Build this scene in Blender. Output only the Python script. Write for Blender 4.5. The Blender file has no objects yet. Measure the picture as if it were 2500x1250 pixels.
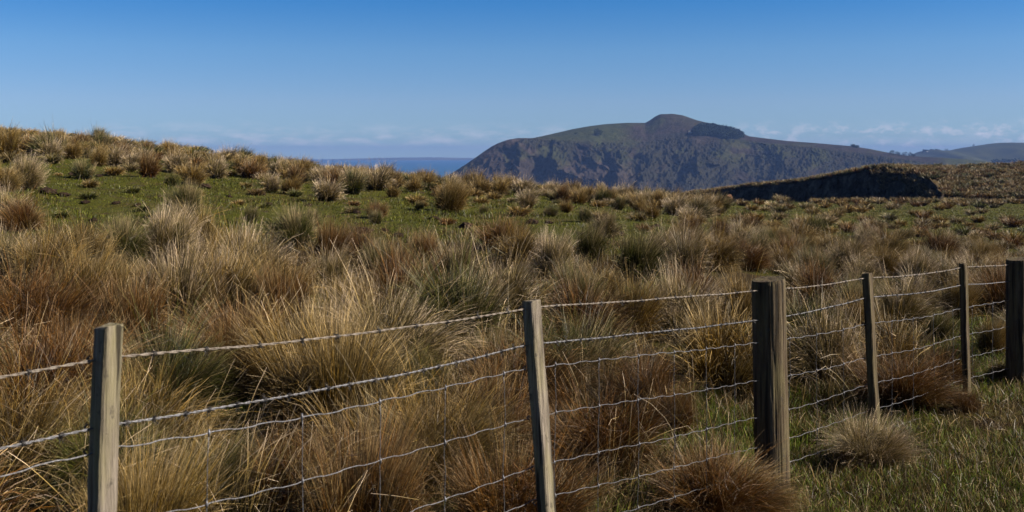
import bpy, math, random
import numpy as np

# ------------------------------------------------------------------ camera, sky, sun, exposure
S = bpy.context.scene
COL = S.collection
F = 2500.0          # focal length in photograph pixels (36 mm lens, 36 mm sensor, 2500 px wide)
Y0 = 376.0          # photograph row of the eye level
cam_d = bpy.data.cameras.new('camera')
cam_d.lens = 36.0; cam_d.sensor_width = 36.0
cam_d.shift_y = -(625.0 - Y0) / 2500.0
cam_d.clip_start = 0.05; cam_d.clip_end = 60000
cam = bpy.data.objects.new('camera', cam_d); COL.objects.link(cam)
cam.location = (0, 0, 0); cam.rotation_euler = (math.radians(90), 0, 0)
S.camera = cam
cam_d.dof.use_dof = True; cam_d.dof.focus_distance = 8.5; cam_d.dof.aperture_fstop = 8.0

SUN_AZ = math.radians(101)      # clockwise from the view direction (+Y)
SUN_EL = math.radians(33)
sun_dir = np.array([math.sin(SUN_AZ) * math.cos(SUN_EL), math.cos(SUN_AZ) * math.cos(SUN_EL), math.sin(SUN_EL)])
sd = bpy.data.lights.new('sun', 'SUN'); sd.energy = 5.0; sd.angle = math.radians(0.5); sd.color = (1.0, 0.92, 0.79)
so = bpy.data.objects.new('sun', sd); COL.objects.link(so)
so.rotation_euler = (math.pi / 2 - SUN_EL, 0, -SUN_AZ + math.pi)
from mathutils import Vector
so.rotation_euler = Vector(tuple(-sun_dir)).to_track_quat('-Z', 'Y').to_euler()

W = bpy.data.worlds.new('World'); S.world = W; W.use_nodes = True
wn, wl = W.node_tree.nodes, W.node_tree.links
wn.clear()
def WN(t, **k):
    n = wn.new(t)
    for a, b in k.items(): setattr(n, a, b)
    return n
def wmath(op, a, b=None, c=None):
    n = WN('ShaderNodeMath', operation=op)
    for i, v in enumerate((a, b, c)):
        if v is None: continue
        if isinstance(v, (int, float)): n.inputs[i].default_value = v
        else: wl.new(v, n.inputs[i])
    return n.outputs[0]
tc = WN('ShaderNodeTexCoord'); sep = WN('ShaderNodeSeparateXYZ'); wl.new(tc.outputs['Generated'], sep.inputs[0])
sx, sy, sz = sep.outputs
# deep clear-air sky: elevation is stretched so that the blue deepens quickly above the horizon
zz = wmath('ADD', wmath('MULTIPLY', wmath('MAXIMUM', sz, 0.0), 1.2), 0.05)
cmb = WN('ShaderNodeCombineXYZ'); wl.new(sx, cmb.inputs[0]); wl.new(sy, cmb.inputs[1]); wl.new(zz, cmb.inputs[2])
nrm = WN('ShaderNodeVectorMath', operation='NORMALIZE'); wl.new(cmb.outputs[0], nrm.inputs[0])
sky = WN('ShaderNodeTexSky', sky_type='NISHITA'); sky.sun_disc = False
sky.sun_elevation = SUN_EL; sky.sun_rotation = SUN_AZ
sky.air_density = 1.0; sky.dust_density = 0.3; sky.ozone_density = 3.0; sky.altitude = 0
wl.new(nrm.outputs[0], sky.inputs[0])
hs = WN('ShaderNodeHueSaturation'); hs.inputs['Saturation'].default_value = 1.2; hs.inputs['Value'].default_value = 1.0
wl.new(sky.outputs[0], hs.inputs['Color'])
# tint by elevation: low sky brightened, overhead sky dimmed to weaken fill in shadows
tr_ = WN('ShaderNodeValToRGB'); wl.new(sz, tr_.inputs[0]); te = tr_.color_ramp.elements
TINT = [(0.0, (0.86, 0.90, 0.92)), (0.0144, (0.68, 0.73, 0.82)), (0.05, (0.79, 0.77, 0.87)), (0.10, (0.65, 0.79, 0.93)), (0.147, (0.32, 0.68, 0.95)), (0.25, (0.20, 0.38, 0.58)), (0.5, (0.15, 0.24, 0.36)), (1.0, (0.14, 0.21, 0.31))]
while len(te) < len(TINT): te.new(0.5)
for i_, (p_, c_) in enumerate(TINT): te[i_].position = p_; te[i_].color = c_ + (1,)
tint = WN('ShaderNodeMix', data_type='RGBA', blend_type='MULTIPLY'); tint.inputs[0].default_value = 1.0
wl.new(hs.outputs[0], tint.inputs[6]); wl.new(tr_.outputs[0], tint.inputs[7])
# low cloud bank near the horizon
az = wmath('ARCTAN2', sx, sy)
cv = WN('ShaderNodeCombineXYZ')
wl.new(wmath('MULTIPLY', az, 34.0), cv.inputs[0]); wl.new(wmath('MULTIPLY', sz, 130.0), cv.inputs[1])
cn = WN('ShaderNodeTexNoise'); cn.inputs['Scale'].default_value = 1.0; cn.inputs['Detail'].default_value = 6; cn.inputs['Roughness'].default_value = 0.6
wl.new(cv.outputs[0], cn.inputs['Vector'])
def wramp(v, a, b, c=0.0, d=1.0):
    n = WN('ShaderNodeMapRange', interpolation_type='SMOOTHSTEP'); wl.new(v, n.inputs[0])
    for i, q in enumerate((a, b, c, d)): n.inputs[i + 1].default_value = q
    return n.outputs[0]
band = wmath('MULTIPLY', wramp(sz, 0.002, 0.012), wramp(sz, 0.014, 0.034, 1.0, 0.0))
awin = wmath('MAXIMUM', wmath('MULTIPLY', wramp(az, -0.42, -0.34), wramp(az, 0.05, 0.12, 1, 0)), wramp(az, 0.20, 0.42, 0.25, 1.3))
puff = wmath('MULTIPLY', wmath('MULTIPLY', wramp(cn.outputs[0], 0.40, 0.70), band), awin)
cv2 = WN('ShaderNodeCombineXYZ'); wl.new(wmath('MULTIPLY', az, 60.0), cv2.inputs[0]); wl.new(wmath('MULTIPLY', sz, 105.0), cv2.inputs[1]); cv2.inputs[2].default_value = 4.3
cn2 = WN('ShaderNodeTexNoise'); cn2.inputs['Scale'].default_value = 1.0; cn2.inputs['Detail'].default_value = 7; cn2.inputs['Roughness'].default_value = 0.62
wl.new(cv2.outputs[0], cn2.inputs['Vector'])
puff2 = wmath('MULTIPLY', wmath('MULTIPLY', wramp(cn2.outputs[0], 0.47, 0.64), wmath('MULTIPLY', wramp(sz, 0.003, 0.008), wramp(sz, 0.020, 0.034, 1.0, 0.0))), wmath('MAXIMUM', wramp(az, 0.36, 0.43, 0.0, 1.1), wmath('MULTIPLY', wramp(az, 0.18, 0.25), 0.9)))
puff = wmath('ADD', wmath('MULTIPLY', puff, wramp(az, 0.15, 0.2, 1.0, 0.35)), puff2)
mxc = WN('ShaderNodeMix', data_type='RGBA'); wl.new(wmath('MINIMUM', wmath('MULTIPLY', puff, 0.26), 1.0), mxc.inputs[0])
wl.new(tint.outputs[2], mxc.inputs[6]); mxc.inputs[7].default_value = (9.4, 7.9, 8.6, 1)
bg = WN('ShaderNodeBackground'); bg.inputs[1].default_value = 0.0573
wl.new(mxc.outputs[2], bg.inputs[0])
wo = WN('ShaderNodeOutputWorld'); wl.new(bg.outputs[0], wo.inputs[0])

S.view_settings.view_transform = 'Standard'; S.view_settings.look = 'None'
S.view_settings.gamma = 1; S.view_settings.exposure = 1.2
S.render.engine = 'CYCLES'
S.cycles.use_denoising = True
S.cycles.max_bounces = 6; S.cycles.diffuse_bounces = 1; S.cycles.transmission_bounces = 3
S.cycles.volume_bounces = 0; S.cycles.transparent_max_bounces = 8

rng = np.random.default_rng(11)
random.seed(5)

# ------------------------------------------------------------------ helpers
def sstep(x, a, b):
    t = np.clip((x - a) / (b - a), 0, 1); return t * t * (3 - 2 * t)
_perm = np.random.default_rng(3).random((256, 256))
def vnoise(x, y, seed=0):
    x = np.asarray(x, float) + seed * 17.37; y = np.asarray(y, float) + seed * 9.71
    xi = np.floor(x).astype(int); yi = np.floor(y).astype(int)
    fx = x - xi; fy = y - yi
    fx = fx * fx * (3 - 2 * fx); fy = fy * fy * (3 - 2 * fy)
    a = _perm[xi & 255, yi & 255]; b = _perm[(xi + 1) & 255, yi & 255]
    c = _perm[xi & 255, (yi + 1) & 255]; d = _perm[(xi + 1) & 255, (yi + 1) & 255]
    return (a * (1 - fx) + b * fx) * (1 - fy) + (c * (1 - fx) + d * fx) * fy
def fbm(x, y, o=4, seed=0, gain=0.5):
    s = 0; a = 1; t = 0; x = np.asarray(x, float); y = np.asarray(y, float)
    for k in range(o):
        s = s + a * vnoise(x * 2 ** k, y * 2 ** k, seed + k); t += a; a *= gain
    return s / t
def ridged(x, y, o=4, seed=0):
    s = 0; a = 1; t = 0
    for k in range(o):
        s = s + a * (1 - np.abs(2 * vnoise(x * 2 ** k, y * 2 ** k, seed + k) - 1)); t += a; a *= 0.5
    return s / t

def mesh_np(name, verts, quads=None, tris=None, attrs=None, mat=None, smooth=False):
    me = bpy.data.meshes.new(name)
    verts = np.ascontiguousarray(verts, dtype=np.float32).reshape(-1, 3)
    nq = 0 if quads is None else len(quads); nt = 0 if tris is None else len(tris)
    me.vertices.add(len(verts)); me.vertices.foreach_set('co', verts.ravel())
    loops = []
    if nq: loops.append(np.asarray(quads, dtype=np.int32).ravel())
    if nt: loops.append(np.asarray(tris, dtype=np.int32).ravel())
    loops = np.concatenate(loops)
    me.loops.add(len(loops)); me.loops.foreach_set('vertex_index', loops)
    me.polygons.add(nq + nt)
    st = np.concatenate([np.arange(nq) * 4, nq * 4 + np.arange(nt) * 3]).astype(np.int32)
    me.polygons.foreach_set('loop_start', st)
    if smooth: me.polygons.foreach_set('use_smooth', np.ones(nq + nt, dtype=bool))
    for k, v in (attrs or {}).items():
        v = np.asarray(v, dtype=np.float32)
        if v.ndim == 1:
            a = me.attributes.new(k, 'FLOAT', 'POINT'); a.data.foreach_set('value', v)
        else:
            a = me.attributes.new(k, 'FLOAT_COLOR', 'POINT'); a.data.foreach_set('color', v.ravel())
    if mat: me.materials.append(mat)
    me.update(calc_edges=True)
    return me
def link(name, me, parent=None, loc=None, rot=None, scale=None):
    o = bpy.data.objects.new(name, me); COL.objects.link(o)
    if parent: o.parent = parent
    if loc is not None: o.location = tuple(float(v) for v in loc)
    if rot is not None: o.rotation_euler = tuple(float(v) for v in rot)
    if scale is not None: o.scale = tuple(float(v) for v in scale)
    return o
def tag(o, label=None, cat=None, group=None, kind=None):
    if label: o['label'] = label
    if cat: o['category'] = cat
    if group: o['group'] = group
    if kind: o['kind'] = kind
    return o
def grid_quads(nr, nc):
    i = np.arange(nr - 1)[:, None] * nc + np.arange(nc - 1)[None, :]
    return np.stack([i, i + 1, i + nc + 1, i + nc], -1).reshape(-1, 4)
class MB:
    def __init__(s): s.v = []; s.f = []; s.n = 0
    def add(s, v, f):
        v = [tuple(map(float, p)) for p in v]
        s.v += v; s.f += [tuple(i + s.n for i in q) for q in f]; s.n += len(v)
    def tube(s, pts, r, n=6, cap=True):
        pts = np.asarray(pts, float); m = len(pts)
        r = np.full(m, r) if np.isscalar(r) else np.asarray(r)
        tan = np.gradient(pts, axis=0); tan /= np.linalg.norm(tan, axis=1)[:, None] + 1e-12
        up = np.array([0, 0, 1.0]) if abs(tan[0][2]) < 0.9 else np.array([1.0, 0, 0])
        V = []
        for k in range(m):
            a = np.cross(up, tan[k]); a /= np.linalg.norm(a) + 1e-12
            b = np.cross(tan[k], a)
            up = b
            for j in range(n):
                t = 2 * math.pi * j / n
                V.append(pts[k] + r[k] * (a * math.cos(t) + b * math.sin(t)))
        Fc = []
        for k in range(m - 1):
            for j in range(n):
                j2 = (j + 1) % n
                Fc.append((k * n + j, k * n + j2, (k + 1) * n + j2, (k + 1) * n + j))
        if cap:
            Fc.append(tuple(range(n))[::-1]); Fc.append(tuple((m - 1) * n + j for j in range(n)))
        s.add(V, Fc)
    def mesh(s, name, mat=None, smooth=False):
        me = bpy.data.meshes.new(name); me.from_pydata(s.v, [], s.f)
        if mat: me.materials.append(mat)
        if smooth: me.polygons.foreach_set('use_smooth', [True] * len(me.polygons))
        me.update(); return me
    def build(s, name, mat=None, parent=None, smooth=False):
        return link(name, s.mesh(name, mat, smooth), parent)

# ------------------------------------------------------------------ materials
KA = 0.72   # overall reflectance level of the painted ramps
class M:
    def __init__(s, name):
        s.m = bpy.data.materials.new(name); s.m.use_nodes = True
        s.t = s.m.node_tree; s.t.nodes.clear()
        s.out = s.n('ShaderNodeOutputMaterial')
    def n(s, t, **k):
        q = s.t.nodes.new(t)
        for a, b in k.items(): setattr(q, a, b)
        return q
    def l(s, a, b): s.t.links.new(a, b)
    def val(s, sock, v):
        if isinstance(v, (int, float)): sock.default_value = v
        elif isinstance(v, tuple): sock.default_value = v if len(v) == 4 else v + (1,)
        else: s.l(v, sock)
    def math(s, op, a, b=0.0):
        q = s.n('ShaderNodeMath', operation=op); s.val(q.inputs[0], a); s.val(q.inputs[1], b); return q.outputs[0]
    def attr(s, name, what='Fac'):
        q = s.n('ShaderNodeAttribute'); q.attribute_name = name; return q.outputs[what]
    def noise(s, scale, detail=4, rough=0.55, coord=None, dist=0.0, mapscale=None):
        q = s.n('ShaderNodeTexNoise'); q.inputs['Scale'].default_value = scale
        q.inputs['Detail'].default_value = detail; q.inputs['Roughness'].default_value = rough; q.inputs['Distortion'].default_value = dist
        c = coord or s.n('ShaderNodeTexCoord').outputs['Object']
        if mapscale:
            mp = s.n('ShaderNodeMapping'); mp.inputs['Scale'].default_value = mapscale; s.l(c, mp.inputs[0]); c = mp.outputs[0]
        s.l(c, q.inputs['Vector']); return q.outputs[0]
    def ramp(s, v, stops):
        q = s.n('ShaderNodeValToRGB'); e = q.color_ramp.elements
        while len(e) < len(stops): e.new(0.5)
        for i, (p, c) in enumerate(stops):
            c = tuple(c)[:3]
            if not (c[0] == c[1] == c[2]): c = (c[0] * KA, c[1] * KA, c[2] * KA)
            e[i].position = p; e[i].color = c + (1,)
        s.val(q.inputs[0], v); return q.outputs[0]
    def mr(s, v, a, b, c=0.0, d=1.0):
        q = s.n('ShaderNodeMapRange'); s.l(v, q.inputs[0])
        for i, z in enumerate((a, b, c, d)): q.inputs[i + 1].default_value = z
        return q.outputs[0]
    def mix(s, f, a, b, mode='MIX'):
        q = s.n('ShaderNodeMix', data_type='RGBA', blend_type=mode)
        s.val(q.inputs[0], f); s.val(q.inputs[6], a); s.val(q.inputs[7], b); return q.outputs[2]
    def bump(s, h, strength=0.5, dist=0.02):
        q = s.n('ShaderNodeBump'); q.inputs['Strength'].default_value = strength; q.inputs['Distance'].default_value = dist
        s.l(h, q.inputs['Height']); return q.outputs[0]
    def pbr(s, col, rough=0.8, spec=0.3, metal=0.0, bump=None):
        q = s.n('ShaderNodeBsdfPrincipled'); s.val(q.inputs['Base Color'], col); s.val(q.inputs['Roughness'], rough)
        q.inputs['Specular IOR Level'].default_value = spec; q.inputs['Metallic'].default_value = metal
        if bump is not None: s.l(bump, q.inputs['Normal'])
        return q.outputs[0]
    def fin(s, sh): s.l(sh, s.out.inputs[0]); return s.m

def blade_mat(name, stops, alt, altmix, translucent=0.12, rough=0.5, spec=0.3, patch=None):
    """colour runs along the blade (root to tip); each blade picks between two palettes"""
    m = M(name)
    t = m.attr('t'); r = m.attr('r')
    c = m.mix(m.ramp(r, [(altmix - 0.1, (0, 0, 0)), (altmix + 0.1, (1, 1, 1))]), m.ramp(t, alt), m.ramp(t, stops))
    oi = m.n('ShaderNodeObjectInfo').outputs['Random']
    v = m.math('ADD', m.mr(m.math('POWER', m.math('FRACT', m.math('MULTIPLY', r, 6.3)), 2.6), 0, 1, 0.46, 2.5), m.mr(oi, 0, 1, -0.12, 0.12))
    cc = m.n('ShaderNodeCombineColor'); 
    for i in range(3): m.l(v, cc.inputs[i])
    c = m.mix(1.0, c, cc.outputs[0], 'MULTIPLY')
    p = m.pbr(c, rough, spec)
    tr = m.n('ShaderNodeBsdfTranslucent'); m.l(c, tr.inputs[0])
    ms = m.n('ShaderNodeMixShader'); ms.inputs[0].default_value = translucent
    m.l(p, ms.inputs[1]); m.l(tr.outputs[0], ms.inputs[2])
    return m.fin(ms.outputs[0])

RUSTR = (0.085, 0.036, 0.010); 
MAT_T = {  # dark roots and pale tips deepen natural blade colour with painted clump shade, highlights
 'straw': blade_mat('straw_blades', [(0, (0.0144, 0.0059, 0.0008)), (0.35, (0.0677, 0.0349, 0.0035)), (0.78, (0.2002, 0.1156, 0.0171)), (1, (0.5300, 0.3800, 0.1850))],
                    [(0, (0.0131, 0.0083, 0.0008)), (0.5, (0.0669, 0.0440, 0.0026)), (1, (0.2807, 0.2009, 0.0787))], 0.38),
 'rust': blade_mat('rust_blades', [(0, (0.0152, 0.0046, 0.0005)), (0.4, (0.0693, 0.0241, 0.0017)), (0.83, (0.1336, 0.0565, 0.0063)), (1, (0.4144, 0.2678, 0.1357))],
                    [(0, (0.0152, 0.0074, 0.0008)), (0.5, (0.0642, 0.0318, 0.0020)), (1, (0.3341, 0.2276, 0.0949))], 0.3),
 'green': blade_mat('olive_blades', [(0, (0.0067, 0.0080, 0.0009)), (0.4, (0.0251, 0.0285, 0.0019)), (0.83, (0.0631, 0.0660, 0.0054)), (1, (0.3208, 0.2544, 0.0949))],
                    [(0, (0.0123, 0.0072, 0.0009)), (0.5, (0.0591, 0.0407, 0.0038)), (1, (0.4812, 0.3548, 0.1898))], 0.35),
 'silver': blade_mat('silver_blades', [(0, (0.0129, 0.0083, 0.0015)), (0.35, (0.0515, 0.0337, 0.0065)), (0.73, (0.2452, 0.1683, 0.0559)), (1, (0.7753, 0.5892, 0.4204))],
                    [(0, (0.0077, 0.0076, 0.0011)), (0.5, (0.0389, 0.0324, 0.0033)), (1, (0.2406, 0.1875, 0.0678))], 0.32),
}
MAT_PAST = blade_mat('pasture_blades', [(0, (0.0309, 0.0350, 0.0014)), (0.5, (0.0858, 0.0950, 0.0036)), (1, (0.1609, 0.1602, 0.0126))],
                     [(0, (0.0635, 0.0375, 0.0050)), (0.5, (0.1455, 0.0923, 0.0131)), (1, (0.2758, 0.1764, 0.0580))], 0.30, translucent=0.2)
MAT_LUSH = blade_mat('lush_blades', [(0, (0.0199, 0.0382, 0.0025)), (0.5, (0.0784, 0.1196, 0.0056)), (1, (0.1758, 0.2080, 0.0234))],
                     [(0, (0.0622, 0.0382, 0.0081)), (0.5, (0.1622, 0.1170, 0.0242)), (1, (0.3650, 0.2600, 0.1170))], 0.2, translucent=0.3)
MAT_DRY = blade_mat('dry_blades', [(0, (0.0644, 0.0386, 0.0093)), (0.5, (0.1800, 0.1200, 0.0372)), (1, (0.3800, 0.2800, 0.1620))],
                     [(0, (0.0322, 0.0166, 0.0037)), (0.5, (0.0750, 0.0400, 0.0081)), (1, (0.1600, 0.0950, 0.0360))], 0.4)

def ground_mat():
    m = M('pasture_ground')
    a = m.noise(0.35, 5, 0.6); b = m.noise(3.0, 5, 0.65); c = m.noise(22, 4, 0.7)
    g = m.ramp(a, [(0.3, (0.058, 0.064, 0.005)), (0.5, (0.082, 0.084, 0.008)), (0.68, (0.082, 0.060, 0.016))])
    g2 = m.ramp(c, [(0.3, (0.25, 0.22, 0.2)), (0.5, (0.9, 0.9, 0.9)), (0.75, (1.4, 1.35, 1.2))])
    col = m.mix(1.0, g, g2, 'MULTIPLY')
    dirt = m.ramp(c, [(0.3, (0.03, 0.018, 0.01)), (0.7, (0.10, 0.065, 0.035))])
    col = m.mix(m.ramp(b, [(0.53, (0, 0, 0)), (0.66, (1, 1, 1))]), col, dirt)
    # litter of dead grass under the near tussock band
    dry = m.attr('dry')
    lit = m.ramp(m.noise(30, 5, 0.7), [(0.3, (0.012, 0.008, 0.003)), (0.55, (0.045, 0.028, 0.011)), (0.8, (0.12, 0.085, 0.04))])
    col = m.mix(dry, col, lit)
    return m.fin(m.pbr(col, 0.95, 0.1, bump=m.bump(m.math('ADD', b, c), 0.8, 0.06)))
MAT_GROUND = ground_mat()

def px2x(px, Y): return (px - 1250.0) / F * Y
def py2z(py, Y): return -(py - Y0) / F * Y

# ------------------------------------------------------------------ near terrain: heights by bearing column and distance
CK = {  # photograph column -> list of (distance, height)
 -900: [(0.5,-1.50),(4,-1.45),(8,-1.3),(14,-0.9),(24,0.2),(36,1.5),(45,2.0),(60,2.0),(90,-2),(150,-20)],
    0: [(0.5,-1.52),(3,-1.48),(7,-1.34),(11,-1.12),(18,-0.95),(24,-0.62),(30,-0.12),(37,0.66),(43,0.80),(55,0.4),(80,-5),(150,-25)],
  250: [(0.5,-1.55),(3,-1.50),(7,-1.36),(11,-1.14),(18,-1.02),(24,-0.80),(30,-0.42),(38,0.34),(44,0.44),(55,0.0),(80,-6),(150,-25)],
  600: [(0.5,-1.58),(3,-1.54),(7,-1.38),(12,-1.20),(18,-1.08),(25,-0.95),(32,-0.70),(40,-0.36),(46,-0.36),(58,-1.4),(80,-7),(150,-26)],
 1100: [(0.5,-1.60),(3.6,-1.60),(7,-1.40),(12,-1.14),(18,-1.16),(24,-1.20),(32,-1.22),(39,-1.24),(46,-1.6),(58,-3.2),(80,-8),(150,-27)],
 1350: [(0.5,-1.62),(4,-1.62),(7,-1.44),(12,-1.22),(18,-1.24),(25,-1.32),(33,-1.42),(41,-1.54),(48,-1.95),(60,-3.6),(80,-7),(150,-26)],
 1650: [(0.5,-1.66),(5,-1.68),(8,-1.50),(12,-1.36),(18,-1.46),(26,-1.62),(36,-1.82),(46,-2.05),(54,-2.50),(65,-3.7),(85,-5.2),(150,-20)],
 1820: [(0.5,-1.66),(5.5,-1.70),(9,-1.60),(13,-1.55),(20,-1.68),(30,-1.98),(42,-2.35),(55,-2.70),(68,-3.0),(80,-3.6),(95,-5.0),(150,-12)],
 2050: [(0.5,-1.66),(6,-1.72),(9,-1.66),(14,-1.70),(21,-1.86),(30,-2.16),(45,-2.72),(65,-3.45),(85,-4.08),(110,-5.0),(130,-6),(150,-7)],
 2350: [(0.5,-1.66),(7,-1.66),(10,-1.70),(15,-1.86),(25,-2.22),(40,-2.86),(60,-3.60),(85,-4.3),(105,-4.9),(120,-5.6),(130,-6),(150,-7)],
 2700: [(0.5,-1.62),(8,-1.60),(12,-1.75),(18,-2.0),(30,-2.5),(45,-3.1),(65,-3.8),(85,-4.4),(105,-4.9),(120,-5.4),(130,-5.8),(150,-7)],
 3600: [(0.5,-1.60),(8,-1.60),(12,-1.7),(18,-1.9),(30,-2.3),(45,-2.8),(65,-3.4),(85,-4.0),(105,-4.4),(120,-5),(130,-5.4),(150,-7)],
}
cols = sorted(CK); LYK = np.linspace(math.log(0.5), math.log(150), 220)
tab0 = np.array([np.interp(LYK, [math.log(a) for a, b in CK[c]], [b for a, b in CK[c]]) for c in cols])
PXK = np.linspace(-900, 3600, 451)
tab = np.array([np.interp(PXK, cols, tab0[:, j]) for j in range(len(LYK))]).T
def blur(a, n, ax):
    k = np.hanning(n + 2)[1:-1]; k /= k.sum()
    pad = [(0, 0), (0, 0)]; pad[ax] = (n // 2, n // 2)
    b = np.pad(a, pad, mode='edge')
    return np.apply_along_axis(lambda v: np.convolve(v, k, mode='valid'), ax, b)
tab = blur(blur(tab, 25, 0), 9, 1)
def zf(X, Y, bumps=True):
    X = np.asarray(X, float); Y = np.asarray(Y, float)
    Yc = np.clip(Y, 0.9, 149)
    px = np.clip(1250 + F * X / np.maximum(Y, 1.6), -899, 3599)
    u = (px + 900) / 10.0; v = (np.log(Yc) - LYK[0]) / (LYK[1] - LYK[0])
    ui = np.clip(np.floor(u).astype(int), 0, len(PXK) - 2); vi = np.clip(np.floor(v).astype(int), 0, len(LYK) - 2)
    fu = u - ui; fv = v - vi
    z = (tab[ui, vi] * (1 - fu) + tab[ui + 1, vi] * fu) * (1 - fv) + (tab[ui, vi + 1] * (1 - fu) + tab[ui + 1, vi + 1] * fu) * fv
    z = z - np.maximum(Y - 149, 0) * 0.25
    if bumps:
        z = z + (fbm(X * 0.5, Y * 0.5, 3, 5) - 0.5) * 0.20 * sstep(Y, 3, 9) + (fbm(X * 2.2, Y * 2.2, 3, 9) - 0.5) * 0.07
    return z
def hit(px, py):
    """distance at which the view ray through a photograph point meets the near terrain"""
    Y = np.geomspace(1.2, 148, 900); z = zf(px2x(px, Y), Y)
    below = z > py2z(py, Y)
    i = int(np.argmax(below)) if below.any() else len(Y) - 1
    return float(Y[i])
def dryness(X, Y):
    px = 1250 + F * X / np.maximum(Y, 1.0)
    edge = 14.0 + 3 * sstep(px, 1500, 2300) + (fbm(X * 0.3, Y * 0.3, 3, 40) - 0.5) * 5
    near = 1 - sstep(Y, edge - 2, edge + 1)
    g = sstep(fbm(X * 0.9, Y * 0.9, 3, 44), 0.42, 0.56)
    return near * (0.35 + 0.65 * g)

th = np.radians(np.concatenate([np.linspace(-80, -34, 40)[:-1], np.linspace(-34, 34, 520), np.linspace(34, 80, 40)[1:]]))
D = np.concatenate([np.linspace(-4, 3.0, 12)[:-1], np.geomspace(7.0, 330, 420) - 4.0])
TT, DD = np.meshgrid(np.tan(th), D)
GX = TT * (DD + 5.0) * 0.94; GY = DD
gz = zf(GX, GY)
gv = np.stack([GX, GY, gz], -1)
gme = mesh_np('ground', gv, grid_quads(len(D), len(th)), attrs={'dry': dryness(GX, GY).ravel()}, mat=MAT_GROUND, smooth=True)
tag(link('ground', gme), kind='structure')

# ------------------------------------------------------------------ sea and far land
def sea_mat():
    m = M('sea_water')
    n = m.noise(0.004, 3, 0.5, mapscale=(1, 4, 1)); 
    c = m.ramp(n, [(0.3, (0.008, 0.075, 0.16)), (0.7, (0.012, 0.105, 0.21))])
    b = m.bump(m.noise(0.6, 4, 0.6), 0.6, 0.5)
    return m.fin(m.pbr(c, 0.35, 0.25, bump=b))
SEA = -60.0
tag(link('sea', mesh_np('sea', [(-16000, -600, SEA), (16000, -600, SEA), (16000, 11800, SEA), (-16000, 11800, SEA)], [(0, 1, 2, 3)], mat=sea_mat())), kind='structure')

def strip_land(name, pts, Yd, depth, mat, nse, kind='structure', step=4, zb=SEA, seed=0, rows=24):
    """a low hill: smooth crest line at one distance, falling to the front and back"""
    pxs = np.arange(pts[0][0], pts[-1][0] + 1, step, dtype=float)
    cz = py2z(np.interp(pxs, [p[0] for p in pts], [p[1] for p in pts]), Yd)
    k = 5; cz = np.convolve(np.pad(cz, 2, mode='edge'), np.ones(k) / k, mode='valid')
    v = np.linspace(0, 1, rows)
    P, V = np.meshgrid(pxs, v)
    YY = Yd - depth + V * depth * 1.5
    prof = np.where(V < 0.667, np.sin(np.clip(V / 0.667, 0, 1) * math.pi / 2), np.cos(np.clip((V - 0.667) / 0.333, 0, 1) * math.pi / 2))
    Z = zb - 1 + (cz[None, :] - zb + 1) * prof
    Z += (fbm(P * 0.02, V * 6, 4, seed) - 0.5) * nse * prof * (1 - prof) * 4
    X = (P - 1250) / F * Yd * (0.55 + 0.45 * YY / Yd)
    return tag(link(name, mesh_np(name, np.stack([X, YY, Z], -1), grid_quads(rows, len(pxs)), mat=mat, smooth=True)), kind=kind)
def land_mat(name, a, b, sc):
    m = M(name); n = m.noise(sc, 5, 0.6)
    return m.fin(m.pbr(m.ramp(n, [(0.35, a), (0.6, b)]), 0.95, 0.05))
strip_land('far_headland', [(620, 396.4), (760, 391), (860, 387), (980, 384.5), (1060, 384), (1170, 386), (1300, 387), (1500, 391)], 10400, 600,
           land_mat('far_land', (0.05, 0.06, 0.04), (0.10, 0.10, 0.06), 0.002), 8, seed=3, step=8)
MAT_HILL2 = land_mat('green_hill', (0.028, 0.034, 0.012), (0.055, 0.058, 0.02), 0.006)
strip_land('far_hill', [(2150, 392), (2240, 377), (2252, 371), (2262, 366), (2288, 366), (2300, 370), (2318, 368), (2350, 361), (2390, 355), (2430, 349), (2465, 348), (2500, 349), (2600, 352), (2750, 345), (2900, 360), (3100, 380)],
           3400, 900, MAT_HILL2, 30, seed=8)

# ------------------------------------------------------------------ the mountain across the water
MP = [(1040,452),(1070,438),(1100,425),(1125,410),(1150,393),(1180,371),(1200,358),(1215,350),(1240,341),(1265,337),(1300,338),(1340,329),(1400,315),(1440,308),(1480,303),(1530,300),(1576,300),
      (1588,293),(1600,284.5),(1612,279),(1642,278),(1664,281),(1682,287),(1702,294),(1735,302),(1790,316),(1830,333),(1870,338),(1920,344),(2000,350),(2080,357),(2120,363),(2160,371),(2200,378),(2250,383),(2300,385),(2350,388),(2400,393),(2440,400),(2500,412),(2600,430),(2750,460)]
mpx = np.arange(1040, 2700, 1.6)
ctop = np.interp(mpx, [p[0] for p in MP], [p[1] for p in MP])
kk = np.hanning(7); kk /= kk.sum(); ctop = np.convolve(np.pad(ctop, 3, mode='edge'), kk, mode='valid')
Ycr = np.interp(mpx, [1040, 1100, 1250, 1320, 1600, 1900, 2250, 2700], [1720, 1730, 1760, 1960, 2060, 2000, 1900, 1850])
yrim = np.interp(mpx, [1040, 1100, 1215, 1300, 1360, 1450, 1540, 1600, 1700, 1800, 2000, 2250, 2400, 2700], [452, 425, 351, 339, 344, 347, 350, 345, 335, 345, 366, 398, 415, 462])
yrim = np.maximum(yrim, ctop + 0.5)
Yrm = np.interp(mpx, [1040, 1250, 1320, 1450, 1600, 1800, 2250, 2700], [1716, 1752, 1780, 1800, 1860, 1860, 1780, 1750])
ybase = 520.0; Ybs = np.interp(mpx, [1040, 1300, 1700, 2200, 2700], [1560, 1560, 1500, 1450, 1450])
NR = 250; v = np.linspace(0, 1, NR)
P, V = np.meshgrid(mpx, v)
a1, a2 = 0.62, 0.88           # rows: face up to a1, shoulder up to a2, back slope after
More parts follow.
